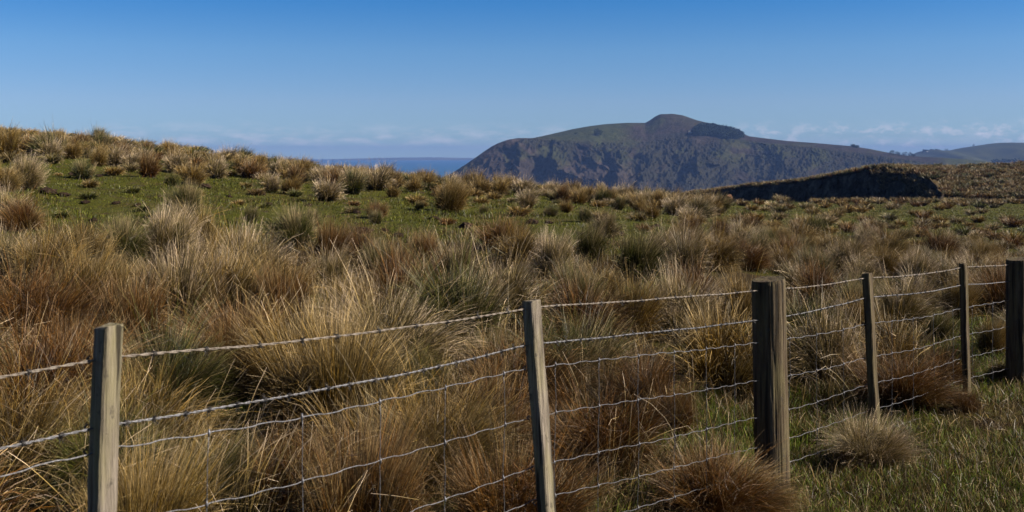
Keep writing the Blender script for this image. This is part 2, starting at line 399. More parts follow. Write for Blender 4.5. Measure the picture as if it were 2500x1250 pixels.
def pw(V, y0, y1, y2, y3): return np.where(V < a1, y0 + (y1 - y0) * (V / a1), np.where(V < a2, y1 + (y2 - y1) * ((V - a1) / (a2 - a1)), y2 + (y3 - y2) * ((V - a2) / (1 - a2))))
YY = pw(V, Ybs[None, :], Yrm[None, :], Ycr[None, :], Ycr[None, :] + 380)
Zb = np.maximum(py2z(ybase, Ybs), -80)[None, :]; Zr = py2z(yrim, Yrm)[None, :]; Zc = py2z(ctop, Ycr)[None, :]
t1 = np.clip(V / a1, 0, 1)
face = Zb + (Zr - Zb) * (0.75 * t1 + 0.25 * t1 ** 2.2)
t2 = np.clip((V - a1) / (a2 - a1), 0, 1)
sh = Zr + (Zc - Zr) * np.sin(t2 * math.pi / 2)
t3 = np.clip((V - a2) / (1 - a2), 0, 1)
ZZ = np.where(V < a1, face, np.where(V < a2, sh, Zc + (-75 - Zc) * t3 ** 1.3))
env = np.sin(np.clip(V / a1, 0, 1) * math.pi) ** 0.6 * (V < a1) 
rock = 1 - sstep(P, 1560, 1700)
skew = P + (V - 0.3) * 90
gul = ridged(skew / 80.0, V * 4.6, 4, 20) - 0.62
gul2 = ridged((P - V * 170) / 120.0, V * 3.4, 4, 31) - 0.62
shift = env * (gul * (120 * rock + 50 * (1 - rock)) + gul2 * (15 * rock + 125 * (1 - rock)))
def spur(c, w, amp, v0, v1, slant=0):
    q = P - c - (V - 0.35) * slant
    prof = np.exp(-np.where(q < 0, (q / (w * 0.22)) ** 2, (q / w) ** 2))
    return amp * prof * sstep(V, v0 - 0.06, v0 + 0.04) * (1 - sstep(V, v1 - 0.14, v1 + 0.05))
shift += spur(1512, 60, 120, 0.02, 0.42, 40) + spur(1572, 60, 45, 0.18, 0.50, 60) + spur(1268, 40, 30, 0.28, 0.6, 20) + spur(1345, 34, 40, 0.3, 0.6, 40)
shift += spur(1690, 70, 50, 0.0, 0.5, 130) + spur(1905, 90, 60, 0.0, 0.45, 160) + spur(2080, 80, 45, 0.0, 0.45, 160)
YY = YY - shift
cliffz = (fbm(P / 14.0, V * 30, 4, 50) - 0.5)
ZZ = ZZ + cliffz * 17 * env * rock + (fbm(P / 60.0, V * 8, 4, 52) - 0.5) * 12 * np.where(V < a2, np.minimum(env + 0.15 * (1 - t2), 1), 0)
canopy = (0.7 * np.maximum(vnoise(P / 6.5, V * 75, 60), vnoise(P / 4.0 + 7, V * 110, 61)) + 0.3 * vnoise(P / 2.4, V * 150, 62) - 0.5)
bushm = sstep(P, 1480, 1700) * (V < a1 + 0.04) * sstep(fbm(P / 90, V * 6, 3, 70), 0.25, 0.45)
bushl = (1 - sstep(P, 1480, 1700)) * sstep(fbm(P / 60, V * 7, 3, 71), 0.5, 0.65) * (V < a1)
bush = np.clip(bushm + bushl, 0, 1)
ZZ = ZZ + canopy * 11 * bush * (1 - sstep(V, a1 - 0.02, a1 + 0.04)) + (fbm(P / 7, V * 90, 2, 75) - 0.5) * 2.4 * (1 - t2) * (V < a2)
XX = (P - 1250) / F * YY
# colours: bush, brown scrub and scree, green grazed shoulder
green_sh = sstep(V, a1 - 0.05, a1 + 0.05) * sstep(P, 1290, 1370) * (1 - sstep(P, 1500, 1560)) + sstep(V, 0.5, 0.6) * sstep(P, 2270, 2330) + sstep(P, 2330, 2380)
green_sh += sstep(fbm(P / 50, V * 9, 3, 81), 0.52, 0.62) * 0.5 * sstep(V, 0.3, 0.5)
green_sh += 0.25 * sstep(P, 1560, 1590) * (1 - sstep(P, 1750, 1800)) * sstep(V, a1 + 0.05, a1 + 0.15)
green_sh = np.clip(green_sh, 0, 1) * (V < a2 + 0.03)
scree = np.clip(0.6 * sstep(fbm(skew / 26, V * 5, 4, 90), 0.52, 0.72) * rock * (1 - bush), 0, 1)
def mountain_mat():
    m = M('mountain_cover')
    n = m.noise(0.05, 6, 0.65); n2 = m.noise(0.25, 4, 0.7)
    brown = m.ramp(n, [(0.3, (0.014, 0.011, 0.009)), (0.5, (0.032, 0.024, 0.018)), (0.7, (0.054, 0.041, 0.031))])
    bushc = m.ramp(n2, [(0.3, (0.008, 0.008, 0.005)), (0.55, (0.027, 0.025, 0.014)), (0.75, (0.060, 0.050, 0.030))])
    grass = m.ramp(n, [(0.35, (0.028, 0.034, 0.009)), (0.6, (0.052, 0.056, 0.016))])
    c = m.mix(m.attr('bush'), brown, bushc)
    c = m.mix(m.attr('scree'), c, (0.050, 0.037, 0.031))
    c = m.mix(m.attr('green'), c, grass)
    return m.fin(m.pbr(c, 0.95, 0.05, bump=m.bump(n2, 0.9, 3.0)))
mme = mesh_np('mountain', np.stack([XX, YY, ZZ], -1), grid_quads(NR, len(mpx)), attrs={'bush': bush.ravel(), 'scree': scree.ravel(), 'green': green_sh.ravel()}, mat=mountain_mat(), smooth=False)
tag(link('mountain', mme), kind='structure')
def on_mountain(px, py):
    """vertex of the mountain's visible surface nearest to that bearing and elevation"""
    j = int(np.clip(round((px - 1040) / 1.6), 0, len(mpx) - 1))
    rows = Y0 - F * ZZ[:, j] / YY[:, j]
    k = int(np.argmax(rows[:int(NR * a2) + 1] <= py)) if (rows[:int(NR * a2) + 1] <= py).any() else int(NR * a2)
    return np.array([XX[k, j], YY[k, j], ZZ[k, j]])

# ------------------------------------------------------------------ trees and houses far away
def foliage_mat(name, a, b):
    m = M(name); c = m.ramp(m.attr('r'), [(0.0, a), (1.0, b)])
    return m.fin(m.pbr(c, 0.9, 0.1))
MAT_PINE = foliage_mat('pine_foliage', (0.012, 0.020, 0.010), (0.028, 0.040, 0.018))
MAT_LEAF = foliage_mat('broad_foliage', (0.018, 0.028, 0.012), (0.045, 0.058, 0.022))
mb_ = M('bark'); MAT_BARK = mb_.fin(mb_.pbr(mb_.ramp(mb_.noise(2.0), [(0.3, (0.04, 0.028, 0.018)), (0.7, (0.10, 0.07, 0.045))]), 0.95, 0.05))
def leaf_cloud(centers, radii, n, size, rg):
    """leaf-sized triangles on and inside uneven ellipsoid clumps"""
    k = rg.integers(0, len(centers), n)
    d = rg.normal(size=(n, 3)); d /= np.linalg.norm(d, axis=1)[:, None]
    rr = rg.uniform(0.55, 1.05, n)[:, None]
    c = centers[k] + d * radii[k] * rr
    a = rg.normal(size=(n, 3)); b = rg.normal(size=(n, 3))
    a *= size * rg.uniform(0.5, 1, n)[:, None] / np.linalg.norm(a, axis=1)[:, None]; b *= size * rg.uniform(0.5, 1, n)[:, None] / np.linalg.norm(b, axis=1)[:, None]
    v = np.stack([c - a * 0.6, c + a * 0.6, c + b], 1).reshape(-1, 3)
    return v, np.arange(n * 3).reshape(-1, 3), np.repeat(rg.random(n), 3)
def tree(name, label, base, h, w, mat, seed, cat='tree', group=None, conical=False, nl=700):
    rg = np.random.default_rng(seed)
    e = link(name, None, loc=base); tag(e, label, cat, group)
    tm = MB(); tm.tube([(0, 0, -0.5), (0.02 * h, 0, h * 0.25), (0, 0.01 * h, h * 0.55)], [h * 0.035, h * 0.028, h * 0.012], 7)
    for q in range(4):
        t = rg.uniform(0, 2 * math.pi); tm.tube([(0, 0, h * 0.3), (math.cos(t) * w * 0.3, math.sin(t) * w * 0.3, h * 0.55)], [h * 0.014, h * 0.006], 5)
    tm.build('trunk', MAT_BARK, e)
    k = 9; t = rg.uniform(0, 2 * math.pi, k); z = rg.uniform(0.12, 0.8, k)
    rad = w * 0.30 * (np.where(conical, 1.15 - z, 1.0)) * np.sqrt(rg.random(k)) * 1.3
    cen = np.stack([np.cos(t) * rad, np.sin(t) * rad, z * h], -1)
    rr = np.stack([w * 0.24 * rg.uniform(0.7, 1.2, k)] * 2 + [h * 0.24 * rg.uniform(0.8, 1.2, k)], -1)
    v, f, r = leaf_cloud(cen, rr, nl, w * 0.09, rg)
    link('crown', mesh_np('crown', v, tris=f, attrs={'r': r}, mat=mat), e)
    return e
def mt(px, py): return on_mountain(px, py)
tree('broadleaf_tree', 'round dark tree standing alone on the green shoulder of the mountain', mt(1463, 331), 15, 17, MAT_LEAF, 1, nl=900)
tree('broadleaf_tree', 'small low bush left of the round tree on the green shoulder', mt(1406, 329), 5, 9, MAT_LEAF, 2, cat='bush', nl=300)
tree('broadleaf_tree', 'single dome-shaped tree on the mountain skyline above its right slope', mt(2090, 361) - np.array([0, 0, 2.5]), 9, 16, MAT_LEAF, 3, nl=1500)
for i, (px, hh, ww, lab) in enumerate([(2178, 10, 13, 'tallest tree at the left end of the row on the low saddle'), (2192, 8, 12, 'second tree from the left in the row on the low saddle'),
                      (2206, 8, 11, 'middle tree in the row on the low saddle'), (2219, 9, 9, 'narrow tree just right of the middle in the row on the low saddle'), (2231, 6, 11, 'low tree at the right end of the row on the low saddle')]):
    tree('broadleaf_tree', lab, mt(px, 380 + i * 0.6), hh, ww, MAT_PINE, 10 + i, group='trees in a row on the low saddle', nl=400)
for px, hh, ww, lab in [(2311, 9, 16, 'tiny bush left of the rising skyline of the far hill'), (2378, 8, 12, 'tiny bush halfway up the skyline of the far hill')]:
    zc = py2z(np.interp(px, [2300, 2318, 2350, 2390], [370, 368, 361, 355]), 3400)
    tree('broadleaf_tree', lab, (px2x(px, 3400), 3400, zc - 1), hh, ww, MAT_PINE, px, cat='bush', group='bushes on the far hill', nl=250)

def wood(name, label, spots, hrange, wid, mat, seed, per=90):
    rg = np.random.default_rng(seed); V = []; Fc = []; R = []; n = 0
    for b in spots:
        h = rg.uniform(*hrange); w = wid * rg.uniform(0.8, 1.2); k = 5
        z = np.linspace(0.2, 0.92, k); cen = np.stack([rg.normal(0, w * 0.06, k), rg.normal(0, w * 0.06, k), z * h], -1) + np.array(b)
        rad = w * 0.5 * (1.1 - z * 0.75); rr = np.stack([rad, rad, np.full(k, h * 0.15)], -1)
        v_, f_, r_ = leaf_cloud(cen, rr, per, w * 0.34, rg)
        V.append(v_); Fc.append(f_ + n); R.append(r_); n += len(v_)
    return tag(link(name, mesh_np(name, np.concatenate(V), tris=np.concatenate(Fc), attrs={'r': np.concatenate(R)}, mat=mat)), label, 'wood', kind='stuff')
sp = []
rg = np.random.default_rng(77)
for px in np.arange(1693, 1817, 1.7):
    top = np.interp(px, [1690, 1706, 1735, 1780, 1800, 1817], [324, 305, 305, 313, 318, 329])
    bot = np.interp(px, [1690, 1710, 1740, 1760, 1800, 1817], [331, 332, 333, 338, 340, 335])
    y = bot
    while y > top + 8:
        p = mt(px + rg.uniform(-1, 1), y); sp.append(p); y -= 2.1
wood('pine_wood', 'dark dense pine wood on the mountain right of its summit knob', sp, (8.5, 10), 8, MAT_PINE, 78, per=60)
sp = []
for px in np.arange(2426, 2640, 3.0):
    for q in range(4):
        sp.append((px2x(px + rg.uniform(-2, 2), 2350 + q * 30), 2350 + q * 30, py2z(408, 2350) - 4 + rg.uniform(-2, 2) + 1.2 * q))
wood('dark_wood', 'dark wood at the far right between the far hill and the near ridge', sp, (12, 19), 12, MAT_LEAF, 79)
sp = []
for px in np.arange(2254, 2292, 2.2):
    sp.append((px2x(px, 3380), 3380, py2z(375, 3380)))
wood('shelter_belt', 'long dark shelter belt behind the white farmhouse on the far hill', sp, (9, 14), 12, MAT_LEAF, 80)
def plain(name, col, rough=0.7, sc=1.0, var=0.15):
    m = M(name); n = m.noise(sc)
    return m.fin(m.pbr(m.ramp(n, [(0.3, tuple(c * (1 - var) for c in col)), (0.7, tuple(c * (1 + var) for c in col))]), rough, 0.2))
MAT_WHITE = plain('white_paint', (0.55, 0.54, 0.52)); MAT_ROOF = plain('pale_roof', (0.45, 0.45, 0.46)); MAT_GLASS = plain('window_glass', (0.03, 0.035, 0.04), 0.2)
def house(label, c, L, Wd, H, rz):
    e = link('farmhouse', None, loc=c, rot=(0, 0, rz)); tag(e, label, 'house')
    a, b = L / 2, Wd / 2
    m = MB(); m.add([(-a, -b, -2), (a, -b, -2), (a, b, -2), (-a, b, -2), (-a, -b, H), (a, -b, H), (a, b, H), (-a, b, H), (-a, 0, H + 1.6), (a, 0, H + 1.6)],
                    [(0, 1, 5, 4), (1, 2, 6, 9, 5), (2, 3, 7, 6), (3, 0, 4, 8, 7), (3, 2, 1, 0)]); m.build('wall', MAT_WHITE, e)
    m = MB(); o = 0.5; z = H + 0.02
    for s in (-1, 1):
        m.add([(-a - o, s * (b + o), z - 0.3), (a + o, s * (b + o), z - 0.3), (a + o, 0, z + 1.75), (-a - o, 0, z + 1.75), (-a - o, s * (b + o), z - 0.1), (a + o, s * (b + o), z - 0.1), (a + o, 0, z + 1.95), (-a - o, 0, z + 1.95)],
              [(0, 1, 2, 3), (4, 5, 6, 7), (0, 1, 5, 4), (1, 2, 6, 5), (2, 3, 7, 6), (3, 0, 4, 7)])
    m.build('roof', MAT_ROOF, e)
    for k in range(3):
        x = -a * 0.6 + k * a * 0.6
        m = MB(); m.add([(x - .6, -b - .03, 1.0), (x + .6, -b - .03, 1.0), (x + .6, -b - .03, 2.2), (x - .6, -b - .03, 2.2), (x - .6, -b + .05, 1.0), (x + .6, -b + .05, 1.0), (x + .6, -b + .05, 2.2), (x - .6, -b + .05, 2.2)],
                        [(0, 1, 2, 3), (0, 1, 5, 4), (1, 2, 6, 5), (2, 3, 7, 6), (3, 0, 4, 7)]); m.build('window', MAT_GLASS, e)
house('tiny white farmhouse at the left edge of the pine wood on the mountain', mt(1684, 324) + np.array([0, -6, 0.3]), 4.5, 3, 0.9, 0.1)
house('tiny white farmhouse in front of the shelter belt on the far hill', (px2x(2267, 3330), 3330, py2z(373.5, 3330)), 11, 8, 3.2, -0.1)

# ------------------------------------------------------------------ the near ridge with its dark cliff (right)
hp = np.arange(1600, 2790, 2.5)
sky_y = np.interp(hp, [1600, 1660, 1680, 1760, 1850, 1950, 2050, 2120, 2160, 2200, 2300, 2420, 2500, 2800], [492, 480, 476, 465.5, 456, 445, 430, 416, 411, 409.5, 408, 405, 402.5, 398])
rim_y = np.interp(hp, [1600, 2130, 2165, 2200, 2225, 2255, 2275, 2288, 2296, 2800], [492, 492, 412, 415, 421, 430, 442, 458, 482, 482])
rim_y = np.where(hp < 2150, sky_y + 1.0, np.maximum(rim_y, sky_y + 1.0))
Yrim = np.interp(hp, [1600, 1660, 2000, 2160, 2225, 2275, 2296, 2800], [190, 180, 146, 134, 124, 116, 112, 112])
Ysky = np.interp(hp, [1600, 1660, 2000, 2140, 2200, 2300, 2800], [193, 183, 149, 140, 160, 172, 178])
by = np.full(len(hp), 500.0); Ybase = np.where(hp < 2292, Yrim - 2.2, Yrim - 8)
Ybase = np.interp(np.arange(len(hp)), np.arange(len(hp)), Ybase)
segs = [(Ybase - 14, py2z(516, Ybase - 14), 6), (Ybase, py2z(by, Ybase), 46), (Yrim, py2z(rim_y, Yrim), 80), (Ysky, py2z(sky_y, Ysky), 14), (Ysky + 25, py2z(sky_y, Ysky) - 1.0, 10), (Ysky + 120, py2z(sky_y, Ysky) - 30, 0)]
rowsY = []; rowsZ = []; kinds = []
for (ya, za, n), (yb, zb_, _) in zip(segs[:-1], segs[1:]):
    for q in range(n):
        f = q / n; rowsY.append(ya + (yb - ya) * f); rowsZ.append(za + (zb_ - za) * f)
        kinds.append(1.0 if len(rowsY) > 6 and len(rowsY) <= 52 else 0.0)
rowsY.append(segs[-1][0]); rowsZ.append(segs[-1][1]); kinds.append(0.0)
HY = np.array(rowsY); HZ = np.array(rowsZ); HP = np.repeat(hp[None, :], len(HY), 0)
isface = (np.array(kinds)[:, None] * (HP < 2296)).astype(float)
hillm = 1 - isface
HX = (HP - 1250) / F * HY
rr_ = np.arange(len(HY))[:, None]
fe = isface * np.clip((52 - rr_) / 6, 0, 1)
HY = HY - fe * (ridged(HP / 38, HZ * 0.25, 4, 5) - 0.55) * 4.0 + fe * (fbm(HP / 9, HZ * 1.2, 3, 6) - 0.5) * 1.6
for pc, zc_, rw, amp in ((2160, 422, 14, 2.2), (2228, 455, 10, 1.8), (2245, 470, 14, 1.6), (2196, 436, 7, 1.8), (2206, 468, 6, 1.6)):
    rowz = Y0 - F * HZ / np.maximum(HY, 1)
    g_ = np.exp(-((HP - pc) / rw) ** 2 - ((rowz - zc_) / (rw * 0.8)) ** 2) * isface; HY = HY - amp * g_
HZ = HZ + (vnoise(HP / 5, HZ * 0 + 3, 9) - 0.5) * 0.35 * np.exp(-((rr_ - 54) / 5.0) ** 2)
HZ = HZ + hillm * (fbm(HX * 0.55, HY * 0.55, 3, 12) - 0.5) * 0.5 * (rr_ < 140)
def ridge_mat():
    m = M('ridge_cover'); n = m.noise(0.8, 5, 0.65); n3 = m.noise(0.09, 3, 0.5)
    tus = m.ramp(n, [(0.35, (0.022, 0.013, 0.005)), (0.5, (0.055, 0.035, 0.014)), (0.7, (0.11, 0.075, 0.033))])
    grs = m.ramp(n, [(0.35, (0.018, 0.022, 0.005)), (0.6, (0.045, 0.050, 0.011))])
    c = m.mix(m.ramp(n3, [(0.45, (0, 0, 0)), (0.6, (1, 1, 1))]), tus, grs)
    rk = m.ramp(m.noise(0.5, 6, 0.75), [(0.35, (0.02, 0.014, 0.010)), (0.5, (0.05, 0.038, 0.028)), (0.66, (0.16, 0.13, 0.105))])
    c = m.mix(m.attr('face'), c, rk)
    return m.fin(m.pbr(c, 0.95, 0.08, bump=m.bump(n, 1.0, 0.4)))
tag(link('near_ridge', mesh_np('near_ridge', np.stack([HX, HY, HZ], -1), grid_quads(len(HY), len(hp)), attrs={'face': isface.ravel()}, mat=ridge_mat(), smooth=True)), kind='structure')

# ------------------------------------------------------------------ blades
def blades(rg, root, az, tilt, bend, length, width, segs, wind=(0.0, 0.0), rnd=None, wobble=0.10, tipw=0.15, kink=0.12):
    """ribbons: root (N,3), start tilt and bend; returns verts, quads, tris and t/r attributes"""
    N = len(root); pos = np.array(root, float); rows = []
    L = length / segs
    az = az.copy(); sidew = rg.uniform(0, math.pi, N)
    kk_ = np.where(rg.random(N) < kink, rg.uniform(0.25, 0.8, N), 9.0); kj = rg.uniform(0.5, 1.7, N)
    for k in range(segs + 1):
        s = k / segs
        th_ = tilt + bend * s ** 1.4 + np.where(s > kk_, kj, 0.0)
        d = np.stack([np.sin(th_) * np.cos(az) + wind[0] * s, np.sin(th_) * np.sin(az) + wind[1] * s, np.cos(th_)], -1)
        d /= np.linalg.norm(d, axis=1)[:, None]
        a = np.cross(d, np.array([0, 0, 1.0])); na = np.linalg.norm(a, axis=1)[:, None]; a = np.where(na > 1e-3, a / np.maximum(na, 1e-6), np.array([1.0, 0, 0]))
        b = np.cross(a, d)
        w = (a * np.cos(sidew)[:, None] + b * np.sin(sidew)[:, None])
        ww = width * (1 - (1 - tipw) * s ** 1.5) * 0.5
        rows.append((pos - w * ww[:, None], pos + w * ww[:, None]))
        pos = pos + d * L[:, None]
        az += rg.normal(0, wobble, N)
    V = np.stack([np.stack(r, 1) for r in rows], 1)           # N, segs+1, 2, 3
    base = (np.arange(N) * (segs + 1) * 2)[:, None]
    q = []
    for k in range(segs):
        q.append(np.stack([base[:, 0] + 2 * k, base[:, 0] + 2 * k + 1, base[:, 0] + 2 * k + 3, base[:, 0] + 2 * k + 2], -1))
    q = np.stack(q, 1).reshape(-1, 4)
    t = np.repeat(np.linspace(0, 1, segs + 1), 2)[None, :].repeat(N, 0).ravel()
    r = np.repeat(rg.random(N) if rnd is None else rnd, (segs + 1) * 2)
    return V.reshape(-1, 3), q, t, r
def cat_blades(parts):
    V = []; Q = []; T = []; R = []; n = 0
    for v_, q_, t_, r_ in parts:
        V.append(v_); Q.append(q_ + n); T.append(t_); R.append(r_); n += len(v_)
    return np.concatenate(V), np.concatenate(Q), np.concatenate(T), np.concatenate(R)

def tussock_mesh(name, mat, seed, n, segs, wid, kind='bushy', wind=(0.22, -0.05)):
    """unit tussock: about 1 m tall, 1.3 m across"""
    rg = np.random.default_rng(seed); parts = []
    spread = {'bushy': 0.85, 'upright': 0.5, 'mop': 1.2, 'mound': 1.35}[kind]
    # several off-centre tillers so that the outline is uneven
    nt = 30; tr0 = np.sqrt(rg.random(nt)) * 0.21; ta = rg.uniform(0, 2 * math.pi, nt)
    tc_ = np.stack([tr0 * np.cos(ta), tr0 * np.sin(ta)], -1) + rg.normal(0, 0.02, (nt, 2)); tl = rg.uniform(0.58, 1.10, nt); tt_ = np.clip(tr0 * 2.9 * spread + rg.normal(0.06, 0.10, nt), 0.0, 1.2)
    tb = rg.gamma(4.0, 0.17, nt) * spread; trn = rg.random(nt)
    k = rg.integers(0, nt, n)
    r0 = np.sqrt(rg.random(n)) * 0.055; a0 = rg.uniform(0, 2 * math.pi, n)
    root = np.stack([tc_[k, 0] + r0 * np.cos(a0), tc_[k, 1] + r0 * np.sin(a0), np.full(n, -0.06)], -1)
    az_ = ta[k] + rg.normal(0, 0.46, n)
    tilt = np.clip(tt_[k] + rg.normal(0, 0.12, n), 0.0, 1.35)
    bend = np.clip(tb[k] + rg.normal(0, 0.22, n) * spread, 0.0, 2.4)
    ln = tl[k] * rg.uniform(0.72, 1.05, n) * (1 - 0.18 * np.clip(tilt, 0, 1))
    rnd_ = np.clip(trn[k] + rg.normal(0, 0.05, n), 0, 1)
    parts.append(blades(rg, root, az_, tilt, bend, ln, np.full(n, wid) * rg.uniform(0.7, 1.3, n), segs, wind, rnd=rnd_))
    # dead skirt, lying outward
    m = n // 5; a = rg.uniform(0, 2 * math.pi, m); rr = rg.uniform(0.08, 0.22, m)
    root = np.stack([rr * np.cos(a), rr * np.sin(a), rg.uniform(0, 0.1, m)], -1)
    parts.append(blades(rg, root, a + rg.normal(0, 0.6, m), rg.uniform(0.7, 1.3, m), rg.uniform(0.2, 1.0, m), rg.uniform(0.3, 0.65, m), np.full(m, wid * 1.1), max(3, segs - 2), (0, 0), rnd=rg.uniform(0.5, 1, m), wobble=0.2))
    # broken and crossing blades matted through the clump
    m = n // 4; a = rg.uniform(0, 2 * math.pi, m); rr = np.sqrt(rg.random(m)) * 0.32
    root = np.stack([rr * np.cos(a), rr * np.sin(a), rg.uniform(0.02, 0.55, m) * (1 - rr)], -1)
    parts.append(blades(rg, root, rg.uniform(0, 2 * math.pi, m), rg.uniform(0.2, 1.5, m), rg.uniform(-0.4, 1.3, m), rg.uniform(0.15, 0.5, m), np.full(m, wid), max(3, segs - 2), (0, 0), rnd=rg.uniform(0.35, 1, m), wobble=0.25))
    # stray long stems
    m = max(5, n // 90); a = rg.uniform(0, 2 * math.pi, m)
    root = np.stack([0.06 * np.cos(a), 0.06 * np.sin(a), np.zeros(m)], -1)
    parts.append(blades(rg, root, a, rg.uniform(0.05, 0.6, m), rg.uniform(0.2, 1.1, m), rg.uniform(0.95, 1.2, m), np.full(m, wid * 1.15), segs + 1, wind, rnd=rg.uniform(0.6, 1, m)))
    v_, q_, t_, r_ = cat_blades(parts)
    tip = v_[t_ > 0.99, 2]; v_ = v_ / np.percentile(tip, 93)
    return mesh_np(name, v_, q_, attrs={'t': t_, 'r': r_}, mat=mat)

TM = {}
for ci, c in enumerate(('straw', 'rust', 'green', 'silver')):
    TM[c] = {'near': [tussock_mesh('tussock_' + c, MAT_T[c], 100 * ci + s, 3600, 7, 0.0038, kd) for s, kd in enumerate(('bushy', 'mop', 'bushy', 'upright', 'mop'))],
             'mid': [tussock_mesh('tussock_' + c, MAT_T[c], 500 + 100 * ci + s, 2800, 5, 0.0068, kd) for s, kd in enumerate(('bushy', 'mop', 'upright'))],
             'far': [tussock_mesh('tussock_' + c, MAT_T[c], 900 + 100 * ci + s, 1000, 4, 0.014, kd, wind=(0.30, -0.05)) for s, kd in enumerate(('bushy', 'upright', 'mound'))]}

# ------------------------------------------------------------------ tussock placement
T = []   # dict: px, Y, h (metres), cls, shape
def put(px, py, hpx, cls, w=1.0):
    Y = hit(px, py); T.append(dict(X=px2x(px, Y), Y=Y, h=hpx / F * Y, cls=cls, w=w, fixed=True))
HAND = [
 # skyline and hill at the left
 (15,385,72,'straw'),(62,326,30,'rust'),(88,372,42,'straw'),(130,384,66,'green'),(140,345,30,'straw'),(235,350,40,'green'),(195,362,38,'rust'),(60,462,80,'silver'),(10,470,60,'straw'),(205,440,50,'green'),
 (280,406,46,'silver'),(330,398,34,'straw'),(285,352,28,'rust'),(312,356,24,'straw'),(355,375,30,'rust'),(398,372,26,'straw'),(245,384,34,'straw'),(430,422,50,'silver'),(470,452,52,'straw'),(412,378,34,'straw'),
 (525,436,55,'silver'),(520,405,34,'straw'),(418,454,32,'green'),(590,405,30,'green'),(606,434,34,'silver'),(636,400,30,'straw'),(660,470,46,'silver'),(706,474,48,'straw'),(688,400,26,'rust'),(735,430,44,'straw'),
 (740,395,28,'straw'),(800,492,56,'silver'),(860,474,62,'green'),(916,464,56,'silver'),(957,482,32,'straw'),(1010,470,36,'straw'),(905,412,26,'straw'),(855,412,26,'rust'),(820,414,30,'straw'),(780,412,28,'rust'),
 (1096,520,78,'straw'),(1020,433,24,'green'),(1060,456,30,'green'),(1130,460,36,'straw'),(1164,462,44,'straw'),(1100,440,26,'green'),(920,548,34,'green'),(1024,515,22,'green'),(1180,522,22,'green'),
 (1290,508,44,'silver'),(1232,458,26,'rust'),(1294,458,28,'green'),(1352,478,36,'silver'),(1398,478,38,'straw'),(1345,528,24,'green'),(1432,545,38,'green'),(1380,520,30,'straw'),(1438,476,30,'straw'),(1468,480,34,'silver'),
 (1510,512,34,'green'),(1528,492,42,'silver'),(1500,480,26,'straw'),(1575,486,28,'green'),(1650,526,48,'silver'),(1612,500,34,'straw'),(1590,534,36,'straw'),(1560,520,34,'straw'),(1725,530,46,'silver'),(1690,520,36,'straw'),(1640,486,24,'straw'),(1700,500,30,'straw'),
 (55,566,76,'rust'),(8,552,76,'silver'),(450,532,84,'green'),(285,400,30,'straw'),
 # band where the paddock meets the rough grass
 (300,642,104,'green'),(405,640,130,'silver'),(490,632,120,'straw'),(720,606,96,'green'),(805,650,112,'rust'),(885,650,80,'rust'),(1035,645,76,'rust'),(1222,614,78,'rust'),(1478,580,56,'silver'),
 (1345,690,120,'silver'),(1270,650,80,'straw'),(1440,640,90,'green'),(1555,684,116,'green'),(1672,672,96,'silver'),(1610,640,80,'silver'),(1682,596,60,'rust'),(1760,590,54,'rust'),(1812,612,60,'silver'),(1740,660,80,'straw'),
 (1985,580,56,'green'),(2060,672,84,'silver'),(1930,650,70,'rust'),(2165,650,76,'straw'),(1860,640,70,'green'),(1895,598,46,'straw'),(2120,600,44,'silver'),(2290,640,70,'rust'),(2400,660,74,'straw'),(2235,700,84,'silver'),
 (200,660,96,'straw'),(110,700,120,'straw'),(20,680,100,'silver'),(600,700,120,'silver'),(560,660,90,'straw'),(960,720,100,'rust'),(1110,700,100,'silver'),
 # rough grass behind the fence
 (200,800,190,'straw'),(440,800,200,'silver'),(560,790,170,'straw'),(690,800,150,'rust'),(60,860,210,'rust'),(330,860,180,'rust'),(830,830,150,'straw'),(980,800,150,'rust'),(1110,850,190,'green'),(1225,800,150,'silver'),
 (835,1085,300,'straw'),(560,960,190,'rust'),(410,1010,210,'green'),(120,1060,260,'rust'),(345,1150,230,'straw'),(1000,1010,150,'green'),(1190,1130,220,'rust'),(1060,1200,240,'straw'),(930,1240,230,'straw'),(700,1250,190,'rust'),(520,1240,170,'green'),
 (1420,850,150,'rust'),(1530,830,150,'straw'),(1390,960,170,'green'),(1660,830,140,'silver'),(1770,960,190,'straw'),(1560,1010,140,'rust'),(1640,1060,120,'rust'),(1470,980,120,'straw'),(1700,780,120,'rust'),(1820,800,120,'straw'),
 (1990,760,110,'rust'),(2090,790,110,'green'),(2010,930,170,'silver'),(2200,800,110,'silver'),(2330,780,100,'straw'),(2290,840,80,'green'),(2440,770,110,'rust'),(2200,1000,130,'rust'),(2300,940,90,'rust'),(2420,870,90,'straw'),(2180,900,110,'straw'),
 (1950,850,110,'green'),(40,1200,260,'straw'),(250,1240,220,'green'),
 # in front of the fence
 (1745,1265,160,'rust',1.5),(1810,1250,100,'straw',1.4),(2125,1135,105,'silver',1.35),(2085,1150,60,'rust',1.6),(2350,1005,50,'rust'),(2440,930,45,'straw'),
]
for a in HAND: put(*a)
def fence_side(X, Y):   # >0 behind the fence
    return (Y - np.interp(X, FX, FY))
FX = [-3.5, -1.35, -0.91, 0.07, 1.31, 2.08, 3.05, 3.67, 6.0]; FY = [-1.5, 1.75, 2.31, 3.60, 5.21, 5.98, 6.92, 7.45, 9.5]
FX = np.array(FX); FY = np.array(FY)
def try_add(X, Y, h, cls, gap, w=1.0):
    for q in T:
        if abs(q['X'] - X) < gap * 1.5 and abs(q['Y'] - Y) < gap * 1.5 and (q['X'] - X) ** 2 + (q['Y'] - Y) ** 2 < gap * gap: return False
    T.append(dict(X=X, Y=Y, h=h, cls=cls, w=w, fixed=False)); return True
rg = np.random.default_rng(21)
CL = ['straw', 'rust', 'green', 'silver']
